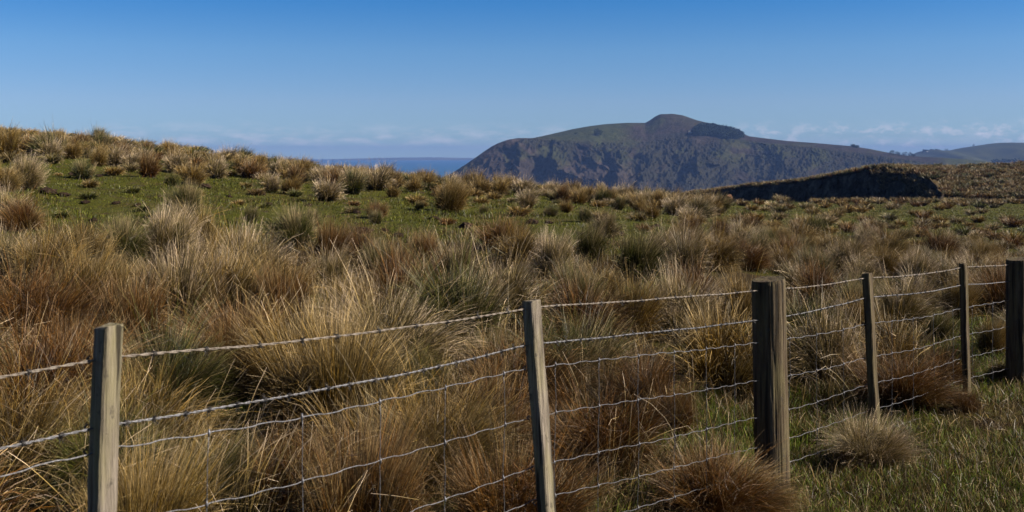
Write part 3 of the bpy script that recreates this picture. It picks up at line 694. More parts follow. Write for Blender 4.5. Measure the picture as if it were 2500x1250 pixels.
# rough band from the fence to about 14 m
for _ in range(4200):
    Y = math.sqrt(rg.uniform(1.6 ** 2, 15.5 ** 2)); px = rg.uniform(-900, 3100); X = px2x(px, Y)
    fs = fence_side(X, Y)
    if fs < 0.35: continue
    edge = 9.6 + 2.6 * float(sstep(np.array(px), 1500, 2300)) + (float(fbm(X * 0.35, Y * 0.35, 2, 40)) - 0.5) * 3.0
    if Y > edge: continue
    if px > 1300 and fs < 2.1 - 0.5 * abs(px - 1600) / 1000 and rg.random() < 0.9: continue         # short green grass close to the right-hand spans
    dens = 0.56 if Y < 7 else 0.64
    nz = float(fbm(X * 0.7, Y * 0.7, 3, 60))
    cls = rg.choice(CL, p=[0.34, 0.32, 0.18, 0.16] if nz > 0.5 else [0.3, 0.18, 0.26, 0.26])
    if X*X < 0.09 and Y < 3: continue
    try_add(X, Y, rg.uniform(0.34, 0.56) if Y < 6.5 else rg.uniform(0.24, 0.42), cls, dens)
# crest behind the paddock (left of the ridge)
for _ in range(4200):
    px = rg.uniform(-700, 1760); Y = rg.uniform(26, 46); X = px2x(px, Y)
    if rg.random() > float(sstep(np.array(Y), 26, 39)): continue
    if px > 1100 and rg.random() < 0.55: continue
    try_add(X, Y, rg.uniform(0.30, 0.62), rg.choice(CL, p=[0.50, 0.12, 0.16, 0.22]), 0.72)
# a few clumps out in the paddock
for _ in range(150):
    px = rg.uniform(0, 1700); Y = rg.uniform(15, 32); try_add(px2x(px, Y), Y, rg.uniform(0.10, 0.30), rg.choice(['green', 'straw', 'rust']), 1.1)
# terrace to the right
for _ in range(12000):
    px = rg.uniform(1640, 3100); Y = 13 + 105 * rg.random() ** 1.15; X = px2x(px, Y)
    pyy = Y0 - F * float(zf(X, Y)) / Y
    gpatch = float(fbm(X * 0.045 + 3, Y * 0.07, 3, 33))
    wob = (gpatch - 0.5) * 26; q_ = pyy + wob
    bare = (2190 < px and 510 < q_ < 552) or (1840 < px < 2150 and 499 < q_ < 519) or (1770 < px < 1960 and 484 < q_ < 503) or (Y > 20 and gpatch > 0.64)
    if bare and rg.random() < 0.94: continue
    if px < 1760 and 30 < Y and rg.random() < 0.5: continue
    if Y > 14 and rg.random() < 0.75 * float(sstep(fbm(X * 0.16, Y * 0.16, 2, 91), 0.42, 0.6)): continue
    h = rg.uniform(0.26, 0.40) + 0.26 * float(sstep(np.array(Y), 25, 75))
    try_add(X, Y, h, rg.choice(CL, p=[0.48, 0.20, 0.12, 0.20]), (0.6 if Y < 14 else 0.6 + (Y - 14) * 0.040) * (0.6 if pyy < 503 and px > 1950 else 1.0), w=1.25)
for q in T:
    q['px'] = 1250 + F * q['X'] / q['Y']; q['z'] = float(zf(q['X'], q['Y'])); q['py'] = Y0 - F * q['z'] / q['Y']
    q['size'] = q['h'] * F / q['Y']
vis = [q for q in T if -40 < q['px'] < 2540 and q['py'] - q['size'] < 1230]
vis.sort(key=lambda q: (-(2 if q['fixed'] else 1), -q['size']))
INDIV = vis[:292]; chosen = set(id(q) for q in INDIV); REST = [q for q in T if id(q) not in chosen]
print('tussocks', len(T), 'individual', len(INDIV), 'rest', len(REST), 'largest of rest', max([q['size'] for q in REST] or [0]))

LOOK = {'straw': 'straw-coloured', 'rust': 'rust-brown', 'green': 'olive-green', 'silver': 'silvery pale'}
def place_words(q):
    px, py, Y = q['px'], q['py'], q['Y']
    front = float(fence_side(q['X'], q['Y'])) < 0.05
    if front: return 'in front of the fence', 'front'
    if Y < 6.5 or py > 800:
        row = 'close behind the fence'
    elif Y < 12.5: row = 'in the rough grass'
    elif Y < 17 and px > 1650: row = 'in far rough grass'
    elif px > 1740: row = 'far on the terrace' if Y > 40 else 'low on the terrace'
    elif Y < 19: row = 'at the paddock edge'
    elif Y < 31: row = 'on the paddock'
    else: row = 'on the crest'
    if row in ('on the crest', 'on the paddock', 'at the paddock edge'):
        land = 'at the far left' if px < 330 else 'left of the sea' if px < 800 else 'below the sea' if px < 1110 else 'below the mountain slope' if px < 1480 else 'below the summit'
    else:
        land = ('left of the nearest batten' if px < 240 else 'right of the nearest batten' if px < 640 else 'midway between nearest battens' if px < 960 else 'left of the leaning batten' if px < 1300
                else 'right of the leaning batten' if px < 1590 else 'left of the thick post' if px < 1870 else 'right of the thick post' if px < 2120 else 'between the thin battens' if px < 2350 else 'near the right edge')
    return row, land
ORD = ['', 'second', 'third', 'fourth', 'fifth', 'sixth', 'seventh', 'eighth', 'ninth', 'tenth']
bins = {}
for q in INDIV:
    row, land = place_words(q)
    q['sz'] = 'large' if q['h'] > 0.6 else 'small' if q['h'] < 0.45 else 'middling'
    bins.setdefault((row, land, q['cls'], q['sz']), []).append(q)
for (row, land, c, sz_), L in bins.items():
    L.sort(key=lambda q: q['px'])
    txt = (land if row == 'in front of the fence' else row + ' ' + land) if land != 'front' else row
    if land == 'front':
        txt = 'in front of the fence'
    for i, q in enumerate(L):
        o = '' if len(L) == 1 else (' leftmost' if i == 0 else ' rightmost' if i == len(L) - 1 and i > 0 else ' ' + ORD[i] + ' from left')
        q['label'] = f"{sz_} {LOOK[c]} tussock {txt},{o}".rstrip(',').strip()
    q_front = [q for q in L if place_words(q)[0] == 'in front of the fence']
# tussocks in front of the fence get their own landmark
for q in INDIV:
    if place_words(q)[0] == 'in front of the fence':
        px = q['px']
        lm = ('at the foot of the thick post, nearest the camera' if px < 1775 else 'beside the foot of the thick post' if px < 1950 else 'around the base of the first thin batten right of the post' if px < 2220 else 'at the base of the second thin batten' if px < 2400 else 'at the base of the last post')
        q['label'] = f"{LOOK[q['cls']]} tuft {lm}"
seen = {}
for q in INDIV: seen.setdefault(q['label'], []).append(q)
for l_, L in seen.items():
    if len(L) > 1:
        L.sort(key=lambda q: q['Y'])
        for i, q in enumerate(L): q['label'] = l_ + (' nearer' if i == 0 else ' farther')

def lod(q): return 'near' if q['Y'] < 6.8 else 'mid' if q['Y'] < 22 else 'far'
rg = np.random.default_rng(8)
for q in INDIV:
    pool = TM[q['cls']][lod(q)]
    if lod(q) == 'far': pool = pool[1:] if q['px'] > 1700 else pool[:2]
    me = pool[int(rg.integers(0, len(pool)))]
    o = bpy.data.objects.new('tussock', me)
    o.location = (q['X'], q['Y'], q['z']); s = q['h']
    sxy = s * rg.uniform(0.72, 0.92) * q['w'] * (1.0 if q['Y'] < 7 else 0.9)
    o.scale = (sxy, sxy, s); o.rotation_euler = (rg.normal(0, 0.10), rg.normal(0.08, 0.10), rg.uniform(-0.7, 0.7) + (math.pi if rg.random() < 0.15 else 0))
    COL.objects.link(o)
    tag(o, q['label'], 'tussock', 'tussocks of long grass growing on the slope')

# everything smaller, together: small distant tussocks as one stuff object with merged blades
def merged_tussocks(name, label, items, mats, n, segs, widf, seed, kind='stuff', spread=1.5):
    rg = np.random.default_rng(seed); parts = []
    M_ = len(items)
    P_ = np.array([[q['X'], q['Y'], q['z']] for q in items]); H_ = np.array([q['h'] for q in items]); C_ = np.array([CL.index(q['cls']) for q in items])
    me = None; V = []; Q = []; Tt = []; R = []; mi = []; off = 0
    for ci in range(4):
        idx = np.where(C_ == ci)[0]
        if len(idx) == 0: continue
        k = np.repeat(idx, n if isinstance(n, int) else [n(items[i]) for i in idx]); N = len(k)
        a = rg.uniform(0, 2 * math.pi, N); r0 = np.sqrt(rg.random(N)) * 0.26
        root = P_[k] + np.stack([r0 * np.cos(a) * H_[k], r0 * np.sin(a) * H_[k], np.full(N, -0.03)], -1)
        v_, q_, t_, r_ = blades(rg, root, a + rg.normal(0, 0.4, N), 0.05 + r0 * 2.4 + rg.normal(0, 0.1, N).clip(-0.1), rg.gamma(2.5, 0.33, N) * spread, H_[k] * rg.uniform(0.75, 1.15, N), (widf * H_[k] if widf else 0.00052 * np.maximum(P_[k, 1], 12)) * rg.uniform(0.7, 1.3, N), segs, (0.3, -0.05), rnd=np.clip(rg.random(M_)[k] + rg.normal(0, 0.12, N), 0, 1))
        V.append(v_); Q.append(q_ + off); Tt.append(t_); R.append(r_); mi += [ci] * len(q_); off += len(v_)
    me = mesh_np(name, np.concatenate(V), np.concatenate(Q), attrs={'t': np.concatenate(Tt), 'r': np.concatenate(R)})
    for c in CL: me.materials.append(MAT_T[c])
    me.polygons.foreach_set('material_index', np.array(mi, dtype=np.int32))
    return tag(link(name, me), label, 'tussock grass', kind=kind)
nearrest = [q for q in REST if q['Y'] < 24]; farrest = [q for q in REST if q['Y'] >= 24]
allrest = nearrest + farrest
def rest_n(q): return 420 if q['Y'] < 30 else 260 if q['Y'] < 55 else 130
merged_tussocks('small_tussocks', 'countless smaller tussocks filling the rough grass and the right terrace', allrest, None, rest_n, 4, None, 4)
# clumps covering the near ridge
rg = np.random.default_rng(31); items = []
nrow, ncol = HY.shape
for _ in range(4200):
    i = int(rg.integers(50, 150)); j = int(rg.integers(0, ncol - 1))
    if i > nrow - 14: continue
    if isface[i, j] > 0.5: continue
    if HP[i, j] < 2160 and rg.random() > 0.45: continue
    items.append(dict(X=HX[i, j] + rg.normal(0, 0.25), Y=HY[i, j], z=HZ[i, j], h=rg.uniform(0.4, 0.9), cls=rg.choice(CL, p=[0.34, 0.24, 0.40, 0.02])))
# ledges on the cliff that catch the sun
for (px, i0, i1, n_) in ((2160, 34, 50, 60), (2232, 22, 40, 60), (2262, 12, 26, 90), (2205, 30, 48, 15), (2205, 10, 20, 10)):
    for _ in range(n_):
        j = int(np.clip((px + rg.normal(0, 11) - 1600) / 2.5, 0, ncol - 1)); i = int(rg.integers(i0, i1))
        items.append(dict(X=HX[i, j] - 0.2, Y=HY[i, j] - 0.5, z=HZ[i, j], h=rg.uniform(0.4, 0.8), cls=rg.choice(['straw', 'silver'])))
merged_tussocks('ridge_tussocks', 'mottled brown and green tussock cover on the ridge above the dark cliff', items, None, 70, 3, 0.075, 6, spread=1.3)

# ------------------------------------------------------------------ short grass
def scatter(n, y0, y1, p0, p1, power=2.0):
    """more blades per square metre close to the fence, thinning with distance"""
    u = rg.random(n)
    if power == 2.0: Y = 1 / (1 / y0 + u * (1 / y1 - 1 / y0))
    else: Y = y0 * (y1 / y0) ** u
    px = rg.uniform(p0, p1, n); X = px2x(px, Y)
    return X, Y, px
def grass(name, label, X, Y, h, w, mat, segs=2, tilt=0.5, bend=0.7, clump=None, rnd=None):
    N = len(X); root = np.stack([X, Y, zf(X, Y) - 0.01], -1)
    v_, q_, t_, r_ = blades(rg, root, rg.uniform(0, 2 * math.pi, N), np.abs(rg.normal(0, tilt, N)), rg.uniform(0, bend, N), h, w, segs, (0.15, 0), rnd=rnd)
    return tag(link(name, mesh_np(name, v_, q_, attrs={'t': t_, 'r': r_}, mat=mat)), label, 'grass', kind='stuff')
rg = np.random.default_rng(41)
# pasture on the paddock and terrace
X, Y, px = scatter(460000, 9.5, 120, -800, 3000, 1.0)
keep = (1 - dryness(X, Y)) > rg.random(len(X)) * 0.9
X, Y = X[keep], Y[keep]
hn = fbm(X * 1.1, Y * 1.1, 3, 15)
patch = fbm(X * 0.35, Y * 0.35, 3, 17)
rv = np.clip(1 - (patch - 0.3) * 1.2 + rg.normal(0, 0.3, len(X)), 0, 1)
grass('pasture_grass', 'short green pasture grass on the paddock and terrace', X, Y, (0.015 + 0.08 * hn ** 2 * 1.6) * rg.uniform(0.5, 1.2, len(X)) * (1 + Y / 90), 0.0013 * Y ** 0.75 * rg.uniform(0.6, 1.2, len(X)), MAT_PAST, 2, 0.6, 0.8, rnd=rv)
# lush green grass at the fence
X, Y, px = scatter(330000, 2.2, 10.5, -600, 3200, 1.0)
fs = Y - np.interp(X, FX, FY)
gn = fbm(X * 1.3, Y * 1.3, 3, 25)
green_side = sstep(px, 1250, 1600)
keep = np.where(fs < 0.3, gn > 0.40, np.where((fs < 2.2), gn + 0.35 * green_side > 0.52, gn > 0.60))
X, Y = X[keep], Y[keep]
grass('lush_grass', 'bright short green grass around the foot of the fence', X, Y, np.where(Y - np.interp(X, FX, FY) < 0.3, 0.7, 1.0) * rg.uniform(0.04, 0.13, len(X)), 0.0011 * np.maximum(Y, 3) ** 0.6 * rg.uniform(0.7, 1.4, len(X)), MAT_LUSH, 3, 0.5, 1.0)
# dead grass litter
X, Y, px = scatter(370000, 2.0, 15, -600, 3200, 1.0)
fs = Y - np.interp(X, FX, FY)
gn = fbm(X * 1.6, Y * 1.6, 3, 26)
keep = np.where(fs < 0.3, (gn > 0.38), gn > np.where((fs < 2.4) & (px > 1250), 0.55, 0.48))
X, Y = X[keep], Y[keep]
grass('dry_grass', 'dead straw litter lying between the tussocks and before the fence', X, Y, np.where(Y - np.interp(X, FX, FY) < 0.3, 0.55, 1.0) * rg.uniform(0.07, 0.24, len(X)), 0.0011 * np.maximum(Y, 3) ** 0.6 * rg.uniform(0.6, 1.5, len(X)), MAT_DRY, 3, 1.0, 0.9)

rg = np.random.default_rng(52)
X, Y, px = scatter(11000, 2.6, 8, -100, 2620, 1.0)
fs = Y - np.interp(X, FX, FY); gn = fbm(X * 1.0 + 7, Y * 1.0, 3, 28)
keep = (fs > 0.35) & (gn > 0.5); X, Y = X[keep], Y[keep]; N = len(X)
ca = fbm(X * 0.8, Y * 0.8, 2, 29) * 12
root = np.stack([X, Y, zf(X, Y) - 0.01], -1)
v_, q_, t_, r_ = blades(rg, root, ca + rg.normal(0, 0.8, N), np.abs(rg.normal(0.25, 0.25, N)), rg.gamma(2.0, 0.35, N), rg.uniform(0.25, 0.62, N), 0.0012 * np.maximum(Y, 3) ** 0.75 * rg.uniform(0.7, 1.4, N), 6, (0.15, 0), rnd=rg.uniform(0.4, 1, N), kink=0.25)
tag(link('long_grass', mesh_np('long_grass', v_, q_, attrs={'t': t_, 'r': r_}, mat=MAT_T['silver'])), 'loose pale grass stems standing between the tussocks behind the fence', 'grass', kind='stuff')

# ------------------------------------------------------------------ stones and clods
def lump_mesh(name, mat, seed, flat=0.7, rough=0.35, n=14):
    rg_ = np.random.default_rng(seed)
    u = np.linspace(0, 2 * math.pi, n * 2 + 1)[:-1]; w = np.linspace(0, math.pi, n)
    V = []
    for b in w:
        for a in u:
            d = np.array([math.sin(b) * math.cos(a), math.sin(b) * math.sin(a), math.cos(b)])
            r = 0.5 * (1 + rough * (float(fbm(d[0] * 2 + 5, d[1] * 2 + d[2] * 3, 4, seed)) - 0.5) * 2.4)
            V.append((d[0] * r, d[1] * r, d[2] * r * flat))
    m = n * 2; Fq = [(i * m + j, i * m + (j + 1) % m, (i + 1) * m + (j + 1) % m, (i + 1) * m + j) for i in range(n - 1) for j in range(m)]
    return mesh_np(name, V, Fq, mat=mat)
def rock_mat(name, a, b, c):
    m = M(name); n = m.noise(3.0, 6, 0.7)
    return m.fin(m.pbr(m.ramp(n, [(0.3, a), (0.55, b), (0.75, c)]), 0.95, 0.1, bump=m.bump(m.noise(9, 5, 0.7), 1.0, 0.05)))
MAT_CLOD = rock_mat('soil', (0.014, 0.009, 0.006), (0.05, 0.03, 0.02), (0.12, 0.08, 0.055))
MAT_ROCK = rock_mat('pale_rock', (0.10, 0.085, 0.075), (0.30, 0.24, 0.20), (0.48, 0.41, 0.36))
MAT_ORANGE = rock_mat('lichen_rock', (0.06, 0.035, 0.022), (0.20, 0.10, 0.055), (0.27, 0.21, 0.17))
clods = [lump_mesh('dirt_clod', MAT_CLOD, s, 0.55, 0.7) for s in (1, 2, 3)]
CLODS = [(125,612,40,'large dark crumbling clod of earth left of the silvery tussocks'),(232,545,30,'brown clod of earth in the paddock at the left'),(207,497,24,'dark clod of earth upper left in the paddock'),(283,500,20,'flat dark clod right of the upper left one'),(335,505,18,'thin clod of earth in the left paddock'),
 (120,475,44,'long brown earth scrape behind the silvery left tussock'),(155,480,30,'low pale earth scrape at the left'),(180,432,28,'dark clod beside the upright olive tussock'),(240,432,18,'small dark clod right of the upright olive tussock'),(500,460,36,'brown earth scrape right of the straw tussocks'),
 (560,482,16,'small clod in the paddock below the sea\'s left end'),(655,502,22,'dark clod below the two pale tussocks'),(640,478,18,'dark clod at the foot of the pale tussock'),(752,504,20,'reddish brown clod in mid paddock'),(872,522,22,'dark clod in the middle of the paddock'),(890,570,44,'wide pale brown molehill behind the rust tussocks'),
 (940,565,18,'small clod right of the wide molehill'),(970,580,30,'rough brown molehill right of the wide one'),(960,600,24,'dark hollow clod nearest the rough grass'),(1030,582,14,'small dark clod above the rough grass'),(1060,538,26,'flat dark clod below the tall straw tussock'),(1085,525,18,'dark clod at the foot of the tall straw tussock'),(1135,557,34,'wide flat dark clod below the mountain\'s left slope'),
 (1300,546,30,'wide dark clod left of the small olive tuft'),(1340,546,22,'dark clod just right of the wide dark one'),(1520,575,20,'pinkish clod right of the silver tussock'),(1600,555,22,'dark clod in the right of the paddock')]
for i, (a, b, w_, lab) in enumerate(CLODS):
    Yh = hit(a, b); s = w_ / F * Yh
    o = link('dirt_clod', clods[i % 3], loc=(px2x(a, Yh), Yh, float(zf(px2x(a, Yh), Yh)) + s * 0.10), rot=(0, 0, i * 1.3), scale=(s, s * 0.9, s * 0.8)); tag(o, lab, 'clod', 'clods of bare earth in the paddock')
rocks = [lump_mesh('rock', MAT_ROCK, s, 0.75, 0.5) for s in (11, 12)] + [lump_mesh('rock', MAT_ORANGE, 13, 0.8, 0.5), lump_mesh('dark_rock', MAT_CLOD, 15, 0.8, 0.4)]
for i, (a, b, w_, Yd, k, lab) in enumerate([
   (88, 334, 32, 42, 0, 'pale grey rock on the skyline right of the leftmost round tussock'), (112, 334, 26, 42, 1, 'weathered pale rock on the skyline left of the tall straw tussock'), (52, 328, 12, 43, 1, 'small white stone on the left skyline'),
   (178, 334, 24, 43, 3, 'dark round rock on the skyline left of the spiky tussock'), (1778, 482, 20, 78, 2, 'orange lichened rock on the knoll before the cliff, topmost'), (1764, 484, 15, 79, 2, 'smaller orange rock at the left foot of the topmost one'),
   (1745, 485, 20, 77, 0, 'pale grey rock at the left end of the knoll'), (1895, 490, 16, 82, 1, 'small pale rock on the terrace edge below the cliff')]):
    X_ = px2x(a, Yd); s = w_ / F * Yd
    o = link('rock', rocks[k], loc=(X_, Yd, max(float(zf(X_, Yd)) + s * 0.15, py2z(b, Yd))), rot=(0.1 * i, 0.1, i * 0.9), scale=(s, s, s * 0.85)); tag(o, lab, 'rock')
for i, (a, b, lab) in enumerate([(2328, 418, 'small white stone on the ridge, lower left of three'), (2341, 411, 'small white stone on the ridge skyline, middle of three'), (2413, 408, 'small white stone on the ridge skyline, rightmost of three')]):
    j = int(round((a - 1600) / 2.5)); rows = Y0 - F * HZ[:, j] / HY[:, j]
    k = 52 + int(np.argmax(rows[52:140] <= b)); s = 0.42
    o = link('rock', rocks[0], loc=(HX[k, j], HY[k, j], HZ[k, j] + 0.2), rot=(0, 0, i), scale=(s, s, s * 1.3)); tag(o, lab, 'rock', 'white stones on the ridge')
# dark bush on the crest
rgb = np.random.default_rng(5)
Yb_ = 46.0; Xb = px2x(480, Yb_); zb_ = float(zf(Xb, Yb_))
e = link('low_bush', None, loc=(Xb, Yb_, zb_)); tag(e, 'dark low spreading bush on the crest left of the sea', 'bush')
cen = np.array([[-0.45, 0, 0.25], [-0.1, 0.1, 0.32], [0.25, 0, 0.34], [0.5, 0, 0.26], [0.0, -0.2, 0.2]]); rr = np.array([[0.3, 0.3, 0.25]] * 5)
v_, f_, r_ = leaf_cloud(cen, rr, 2600, 0.06, rgb); link('foliage', mesh_np('foliage', v_, tris=f_, attrs={'r': r_}, mat=MAT_LEAF), e)
m = MB()
for q in range(5): m.tube([(0, 0, -0.1), tuple(cen[q] * np.array([0.6, 0.6, 0.5])), tuple(cen[q])], [0.03, 0.02, 0.01], 5)
m.build('stem', MAT_BARK, e)

# ------------------------------------------------------------------ fence
def wood_mat(name, a, b, c, lichen):
    m = M(name)
    g = m.noise(1.0, 6, 0.7, mapscale=(60, 60, 3.2)); g2 = m.noise(1.0, 4, 0.6, mapscale=(14, 14, 3))
    col = m.ramp(g, [(0.3, a), (0.5, b), (0.72, c)])
    col = m.mix(m.ramp(g2, [(0.45, (0, 0, 0)), (0.7, (0.7, 0.7, 0.7))]), col, lichen)
    spl = m.noise(1.0, 3, 0.5, mapscale=(38, 38, 1.1))
    col = m.mix(m.ramp(spl, [(0.35, (0.9, 0.9, 0.9)), (0.41, (0, 0, 0))]), col, (0.018, 0.014, 0.010))
    sp = m.noise(48, 3, 0.6, mapscale=(1, 1, 0.6))
    col = m.mix(m.ramp(sp, [(0.60, (0, 0, 0)), (0.68, (0.75, 0.75, 0.75))]), col, (0.05, 0.042, 0.034))
    return m.fin(m.pbr(col, 0.9, 0.15, bump=m.bump(m.math('ADD', g, spl), 1.0, 0.010)))
MAT_BATTEN = wood_mat('weathered_batten', (0.045, 0.034, 0.024), (0.19, 0.155, 0.120), (0.36, 0.30, 0.24), (0.20, 0.175, 0.085))
MAT_POST = wood_mat('weathered_post', (0.020, 0.013, 0.007), (0.085, 0.060, 0.035), (0.17, 0.130, 0.083), (0.11, 0.092, 0.042))
mw = M('galvanised_wire'); nz_ = mw.noise(160, 3, 0.6)
MAT_WIRE = mw.fin(mw.pbr(mw.ramp(nz_, [(0.35, (0.08, 0.072, 0.07)), (0.6, (0.20, 0.195, 0.21))]), 0.5, 0.5, metal=0.45))
mw = M('rusty_wire'); nz_ = mw.noise(90, 3, 0.6)
MAT_RUSTW = mw.fin(mw.pbr(mw.ramp(nz_, [(0.35, (0.10, 0.075, 0.055)), (0.6, (0.26, 0.215, 0.175))]), 0.6, 0.4, metal=0.25))
mw = M('dark_steel'); MAT_DARKW = mw.fin(mw.pbr(mw.ramp(mw.noise(200), [(0.3, (0.03, 0.025, 0.022)), (0.7, (0.10, 0.09, 0.085))]), 0.6, 0.4, metal=0.4))

fence = link('fence', None, loc=(1.31, 5.21, -1.66)); tag(fence, 'weathered farm fence of two barbed wires over netting on posts and battens', 'fence')
FO = np.array([1.31, 5.21, -1.66])
def fbuild(mb, name, mat, parent=None, smooth=False):
    o = mb.build(name, mat, parent or fence, smooth)
    return o
# nodes: plan position and heights of the wires
NX = [(-3.2, -0.7), (-1.345, 1.75), (-0.91, 2.31), (0.07, 3.60), (1.31, 5.21), (2.08, 5.98), (3.05, 6.92), (3.67, 7.45), (5.6, 9.1)]
WZ = [[-.43,-.57,-.63,-.80,-.98,-1.13,-1.27], [-.44,-.580,-.645,-.815,-.99,-1.14,-1.28], [-.460,-.612,-.666,-.840,-1.02,-1.17,-1.30], [-.540,-.669,-.748,-.921,-1.10,-1.22,-1.35],
      [-.690,-.840,-.952,-1.144,-1.326,-1.475,-1.60], [-.722,-.835,-.990,-1.187,-1.344,-1.498,-1.63], [-.765,-.884,-1.040,-1.224,-1.377,-1.520,-1.673], [-.800,-.922,-1.050,-1.240,-1.390,-1.546,-1.66], [-.90,-1.02,-1.15,-1.33,-1.47,-1.60,-1.70]]
NX = np.array(NX); WZ = np.array(WZ)
seglen = np.linalg.norm(np.diff(NX, axis=0), axis=1); SS = np.concatenate([[0], np.cumsum(seglen)])
def fpos(s, w):
    x = np.interp(s, SS, NX[:, 0]); y = np.interp(s, SS, NX[:, 1]); z = np.interp(s, SS, WZ[:, w])
    k = np.clip(np.searchsorted(SS, s) - 1, 0, len(seglen) - 1); f = (s - SS[k]) / seglen[k]
    z = z - 0.010 * np.sin(np.pi * f) * (1 + 0.6 * ((k * 7 + w * 3) % 3 - 1))
    return np.stack([x, y, z], -1)
def wobble(s, amp, fr, ph): return amp * (np.sin(s * fr + ph) + 0.5 * np.sin(s * fr * 2.3 + ph * 2))
dirs = np.diff(NX, axis=0) / seglen[:, None]
def fdir(s):
    k = np.clip(np.searchsorted(SS, s) - 1, 0, len(seglen) - 1); return dirs[k]
s0, s1 = SS[0] + 0.6, SS[-1]
# barbed wires: two strands twisted together
for w, (mat, bsp, pitch) in enumerate([(MAT_RUSTW, 0.150, 0.075), (MAT_WIRE, 0.078, 0.052)]):
    s = np.arange(s0, s1, 0.009); c = fpos(s, w); c[:, 2] += wobble(s, 0.0012, 7.0, w * 2.1)
    d = fdir(s); side = np.stack([-d[:, 1], d[:, 0], np.zeros(len(s))], -1)
    ph = 2 * math.pi * s / pitch
    mb = MB()
    for q in (0, math.pi):
        p = c + (side * np.cos(ph + q)[:, None] + np.array([0, 0, 1.0]) * np.sin(ph + q)[:, None]) * 0.0018
        mb.tube(p - FO, 0.0018, 5)
    wire = fbuild(mb, 'barbed_wire', mat, smooth=True)
    # one barb: wraps twice and sticks out on both sides
    bm_ = MB(); tt = np.linspace(0, 4 * math.pi, 22)
    bm_.tube(np.stack([tt / (4 * math.pi) * 0.009 - 0.0045, 0.0056 * np.cos(tt), 0.0056 * np.sin(tt)], -1), 0.0015, 4)
    for sg, ang in ((1, 0.5), (-1, 0.9), (1, 2.2), (-1, 2.6)):
        e_ = np.array([0.004 * sg, math.cos(ang) * 0.017 * sg, math.sin(ang) * 0.017]); bm_.tube([e_ * 0.25, e_], [0.0015, 0.0007], 4)
    bme = bm_.mesh('barb', MAT_DARKW)
    rgw = np.random.default_rng(w + 3)
    vis_s = np.arange(1.8, SS[7], bsp)
    if len(vis_s) > 98: vis_s = vis_s[:98]
    for sb in vis_s:
        sb = sb + rgw.normal(0, 0.008); p = fpos(np.array([sb]), w)[0]; p[2] += wobble(sb, 0.0012, 7.0, w * 2.1); dd = fdir(np.array([sb]))[0]
        o = bpy.data.objects.new('barb', bme); COL.objects.link(o); o.parent = wire
        o.location = tuple(p - FO); o.rotation_euler = (rgw.uniform(0, 6.28), 0, math.atan2(dd[1], dd[0]))
# netting line wires with a crimp between stays
stays = SS[1] + np.array([0.08 + 0.298 * k for k in range(-2, 28)])
for w in range(2, 7):
    s = np.arange(s0, s1, 0.012); c = fpos(s, w)
    c[:, 2] += wobble(s, 0.0018, 5.0, w) + 0.0022 * np.tanh(3 * np.sin(2 * math.pi * (s - stays[0]) / 0.149))
    mb = MB(); mb.tube(c - FO, 0.0016 if w == 2 else 0.0014, 6); fbuild(mb, 'line_wire', MAT_WIRE, smooth=True)
rgw = np.random.default_rng(9)
for sb in stays:
    if sb < 2.0 or sb > SS[7] + 1: continue
    for _ in range(1):
        mb = MB(); sb2 = sb + rgw.normal(0, 0.004)
        P_ = [fpos(np.array([sb2 + rgw.normal(0, 0.004)]), w)[0] for w in range(2, 7)]
        pts = []
        for a, b in zip(P_[:-1], P_[1:]):
            for f in np.linspace(0, 1, 5)[:-1]: pts.append(a + (b - a) * f + rgw.normal(0, 0.0012, 3))
        pts.append(P_[-1])
        mb.tube(np.array(pts) - FO, 0.0011, 5)
        for p in P_:
            p = p - FO
            mb.tube([p + np.array([0, 0, 0.010]), p + np.array([0.002, -0.003, 0.0]), p + np.array([0, 0, -0.010])], [0.0020, 0.0038, 0.0020], 6)
        fbuild(mb, 'stay_wire', MAT_WIRE, smooth=True)
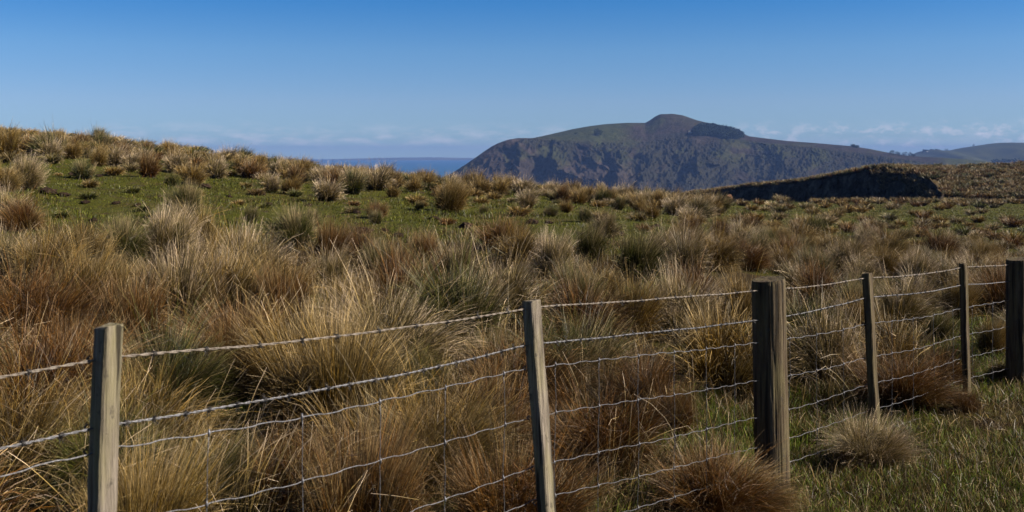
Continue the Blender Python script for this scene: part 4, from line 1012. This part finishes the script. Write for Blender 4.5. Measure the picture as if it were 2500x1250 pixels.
def batten(k, top_px, top_py, lean_x, w1, w2, label, depth_off=0.03, H=1.25, chamfer=0.004):
    """square sawn batten: w1 across the fence-side face, w2 the other; lean_x = sideways run per metre going down"""
    d = dirs[min(k, len(dirs) - 1)]; n = np.array([d[1], -d[0]])
    c = NX[k] + n * (w2 / 2 + 0.003)
    Yc = c[1]; top = np.array([c[0], c[1], py2z(top_py, Yc)]); top[0] = px2x(top_px, Yc)
    mb = MB(); hw, hn = w1 / 2, w2 / 2; ch = chamfer
    prof = [(-hw + ch, -hn), (hw - ch, -hn), (hw, -hn + ch), (hw, hn - ch), (hw - ch, hn), (-hw + ch, hn), (-hw, hn - ch), (-hw, -hn + ch)]
    rgb_ = np.random.default_rng(k * 5)
    rows = 28; V = []
    chip = rgb_.random(8) * 0.012
    for r in range(rows + 1):
        z = -H * r / rows
        cx = top[0] + lean_x * (-z) + math.sin(r * 0.5 + k) * 0.0012; cy = top[1]
        for q_, (a, b) in enumerate(prof):
            g_ = 1 - 0.09 * max(0.0, float(vnoise(r * 0.35, q_ * 3.1, k)) - 0.45)
            V.append((cx + (d[0] * a + n[0] * b) * g_ + rgb_.normal(0, 0.0005) - FO[0], cy + (d[1] * a + n[1] * b) * g_ + rgb_.normal(0, 0.0005) - FO[1], top[2] + z - (chip[q_] if r == 0 else 0) - FO[2]))
    m_ = len(prof); Fq = [tuple(range(m_))]
    for r in range(rows):
        for j in range(m_): Fq.append((r * m_ + j, (r + 1) * m_ + j, (r + 1) * m_ + (j + 1) % m_, r * m_ + (j + 1) % m_))
    mb.add(V, Fq); o = fbuild(mb, 'batten', MAT_POST if k >= 5 else MAT_BATTEN); o['label'] = label
    # staples that hold each wire
    for w in range(7):
        q = NX[k]; z = WZ[k][w]; st = MB(); cc = np.array([q[0], q[1], z])
        cc[0] = top[0] + lean_x * (top[2] - z) - n[0] * (hn)
        cc[1] = top[1] - n[1] * hn
        a = cc - np.append(d, 0) * (hw + 0.004)
        st.tube([a + np.array([0, 0, .008]) - FO, a - np.append(n, 0) * 0.012 - FO, a + np.array([0, 0, -.008]) - FO], 0.0028, 5)
        fbuild(st, 'staple', MAT_DARKW, parent=o)
    return o
batten(2, 265, 790, -0.035, 0.046, 0.052, 'nearest batten, pale and spotted with lichen')
batten(3, 1297, 731, 0.075, 0.055, 0.046, 'leaning batten')
batten(5, 2117, 665, 0.052, 0.050, 0.045, 'thin dark batten right of the round post')
batten(6, 2351, 642, 0.030, 0.046, 0.042, 'thin batten near the right edge')
batten(1, -672, 860, 0.0, 0.05, 0.05, 'batten outside the left edge')
def round_post(k, cx_px, top_py, rad, lean, label, H=1.25):
    d = dirs[k]; n = np.array([d[1], -d[0]]); c = NX[k] + n * (rad * 0.9); Yc = c[1]
    x0 = px2x(cx_px, Yc); zt = py2z(top_py, Yc)
    mb = MB(); NS = 72; rows = 64; V = []
    a = np.linspace(0, 2 * math.pi, NS + 1)[:-1]
    for r in range(rows + 1):
        f = r / rows; z = -H * f
        rr = rad * (0.985 + 0.05 * f) * (1 + 0.028 * (vnoise(np.cos(a) * 2.5 + 3, np.sin(a) * 2.5 + f * 2.2 + 9, k) - 0.5) * 2
             - 0.045 * np.maximum(0, ridged(a * 3.2, f * 1.4 + 0 * a, 2, k + 3) - 0.78) * 4 + 0.010 * (vnoise(a * 14, f * 16 + 0 * a, 4) - 0.5))
        if r == 0: rr = rr * 0.965
        zz_ = zt + z + (0.010 * np.cos(a - 0.3) + 0.004 * vnoise(a * 3, 0 * a + k, 2)) * (1 - f) ** 6
        for i in range(NS): V.append((x0 + lean * (-z) + rr[i] * math.cos(a[i]) - FO[0], Yc + rr[i] * math.sin(a[i]) - FO[1], zz_[i] - FO[2]))
    Fq = []
    for r in range(rows):
        for j in range(NS): Fq.append((r * NS + j, (r + 1) * NS + j, (r + 1) * NS + (j + 1) % NS, r * NS + (j + 1) % NS))
    V.append((x0 - FO[0], Yc - FO[1], zt - 0.004 - FO[2])); ci = len(V) - 1
    for j in range(NS): Fq.append((ci, j, (j + 1) % NS))
    mb.add(V, Fq); o = fbuild(mb, 'post', MAT_POST); o['label'] = label
    for w in range(7):
        z = WZ[k][w]; st = MB(); cc = np.append(NX[k] - dirs[k] * rad * 0.95, z)
        st.tube([cc + np.array([0, 0, .010]) - FO, cc - np.append(n, 0) * 0.010 - FO, cc + np.array([0, 0, -.010]) - FO], 0.0030, 5)
        fbuild(st, 'staple', MAT_DARKW, parent=o)
    return o
round_post(4, 1876, 682, 0.086, 0.020, 'thick round weathered post')
round_post(7, 2489, 632, 0.090, 0.0, 'round post cut by the right edge')

# ------------------------------------------------------------------ haze
hm = bpy.data.materials.new('haze_air'); hm.use_nodes = True; hm.node_tree.nodes.clear()
o_ = hm.node_tree.nodes.new('ShaderNodeOutputMaterial'); pv = hm.node_tree.nodes.new('ShaderNodeVolumePrincipled')
pv.inputs['Color'].default_value = (0.16, 0.275, 0.62, 1); pv.inputs['Density'].default_value = 0.00012; pv.inputs['Anisotropy'].default_value = 0.0
hm.node_tree.links.new(pv.outputs[0], o_.inputs['Volume'])
x_, y_a, y_b, z_a, z_b = 17000, -900, 12200, SEA - 6, 86
hv = [(-x_, y_a, z_a), (x_, y_a, z_a), (x_, y_b, z_a), (-x_, y_b, z_a), (-x_, y_a, z_b), (x_, y_a, z_b), (x_, y_b, z_b), (-x_, y_b, z_b)]
hme = mesh_np('haze', hv, [(0, 3, 2, 1), (4, 5, 6, 7), (0, 1, 5, 4), (1, 2, 6, 5), (2, 3, 7, 6), (3, 0, 4, 7)], mat=hm)
tag(link('haze', hme), 'thin blue haze in the distant air', 'haze', kind='stuff')
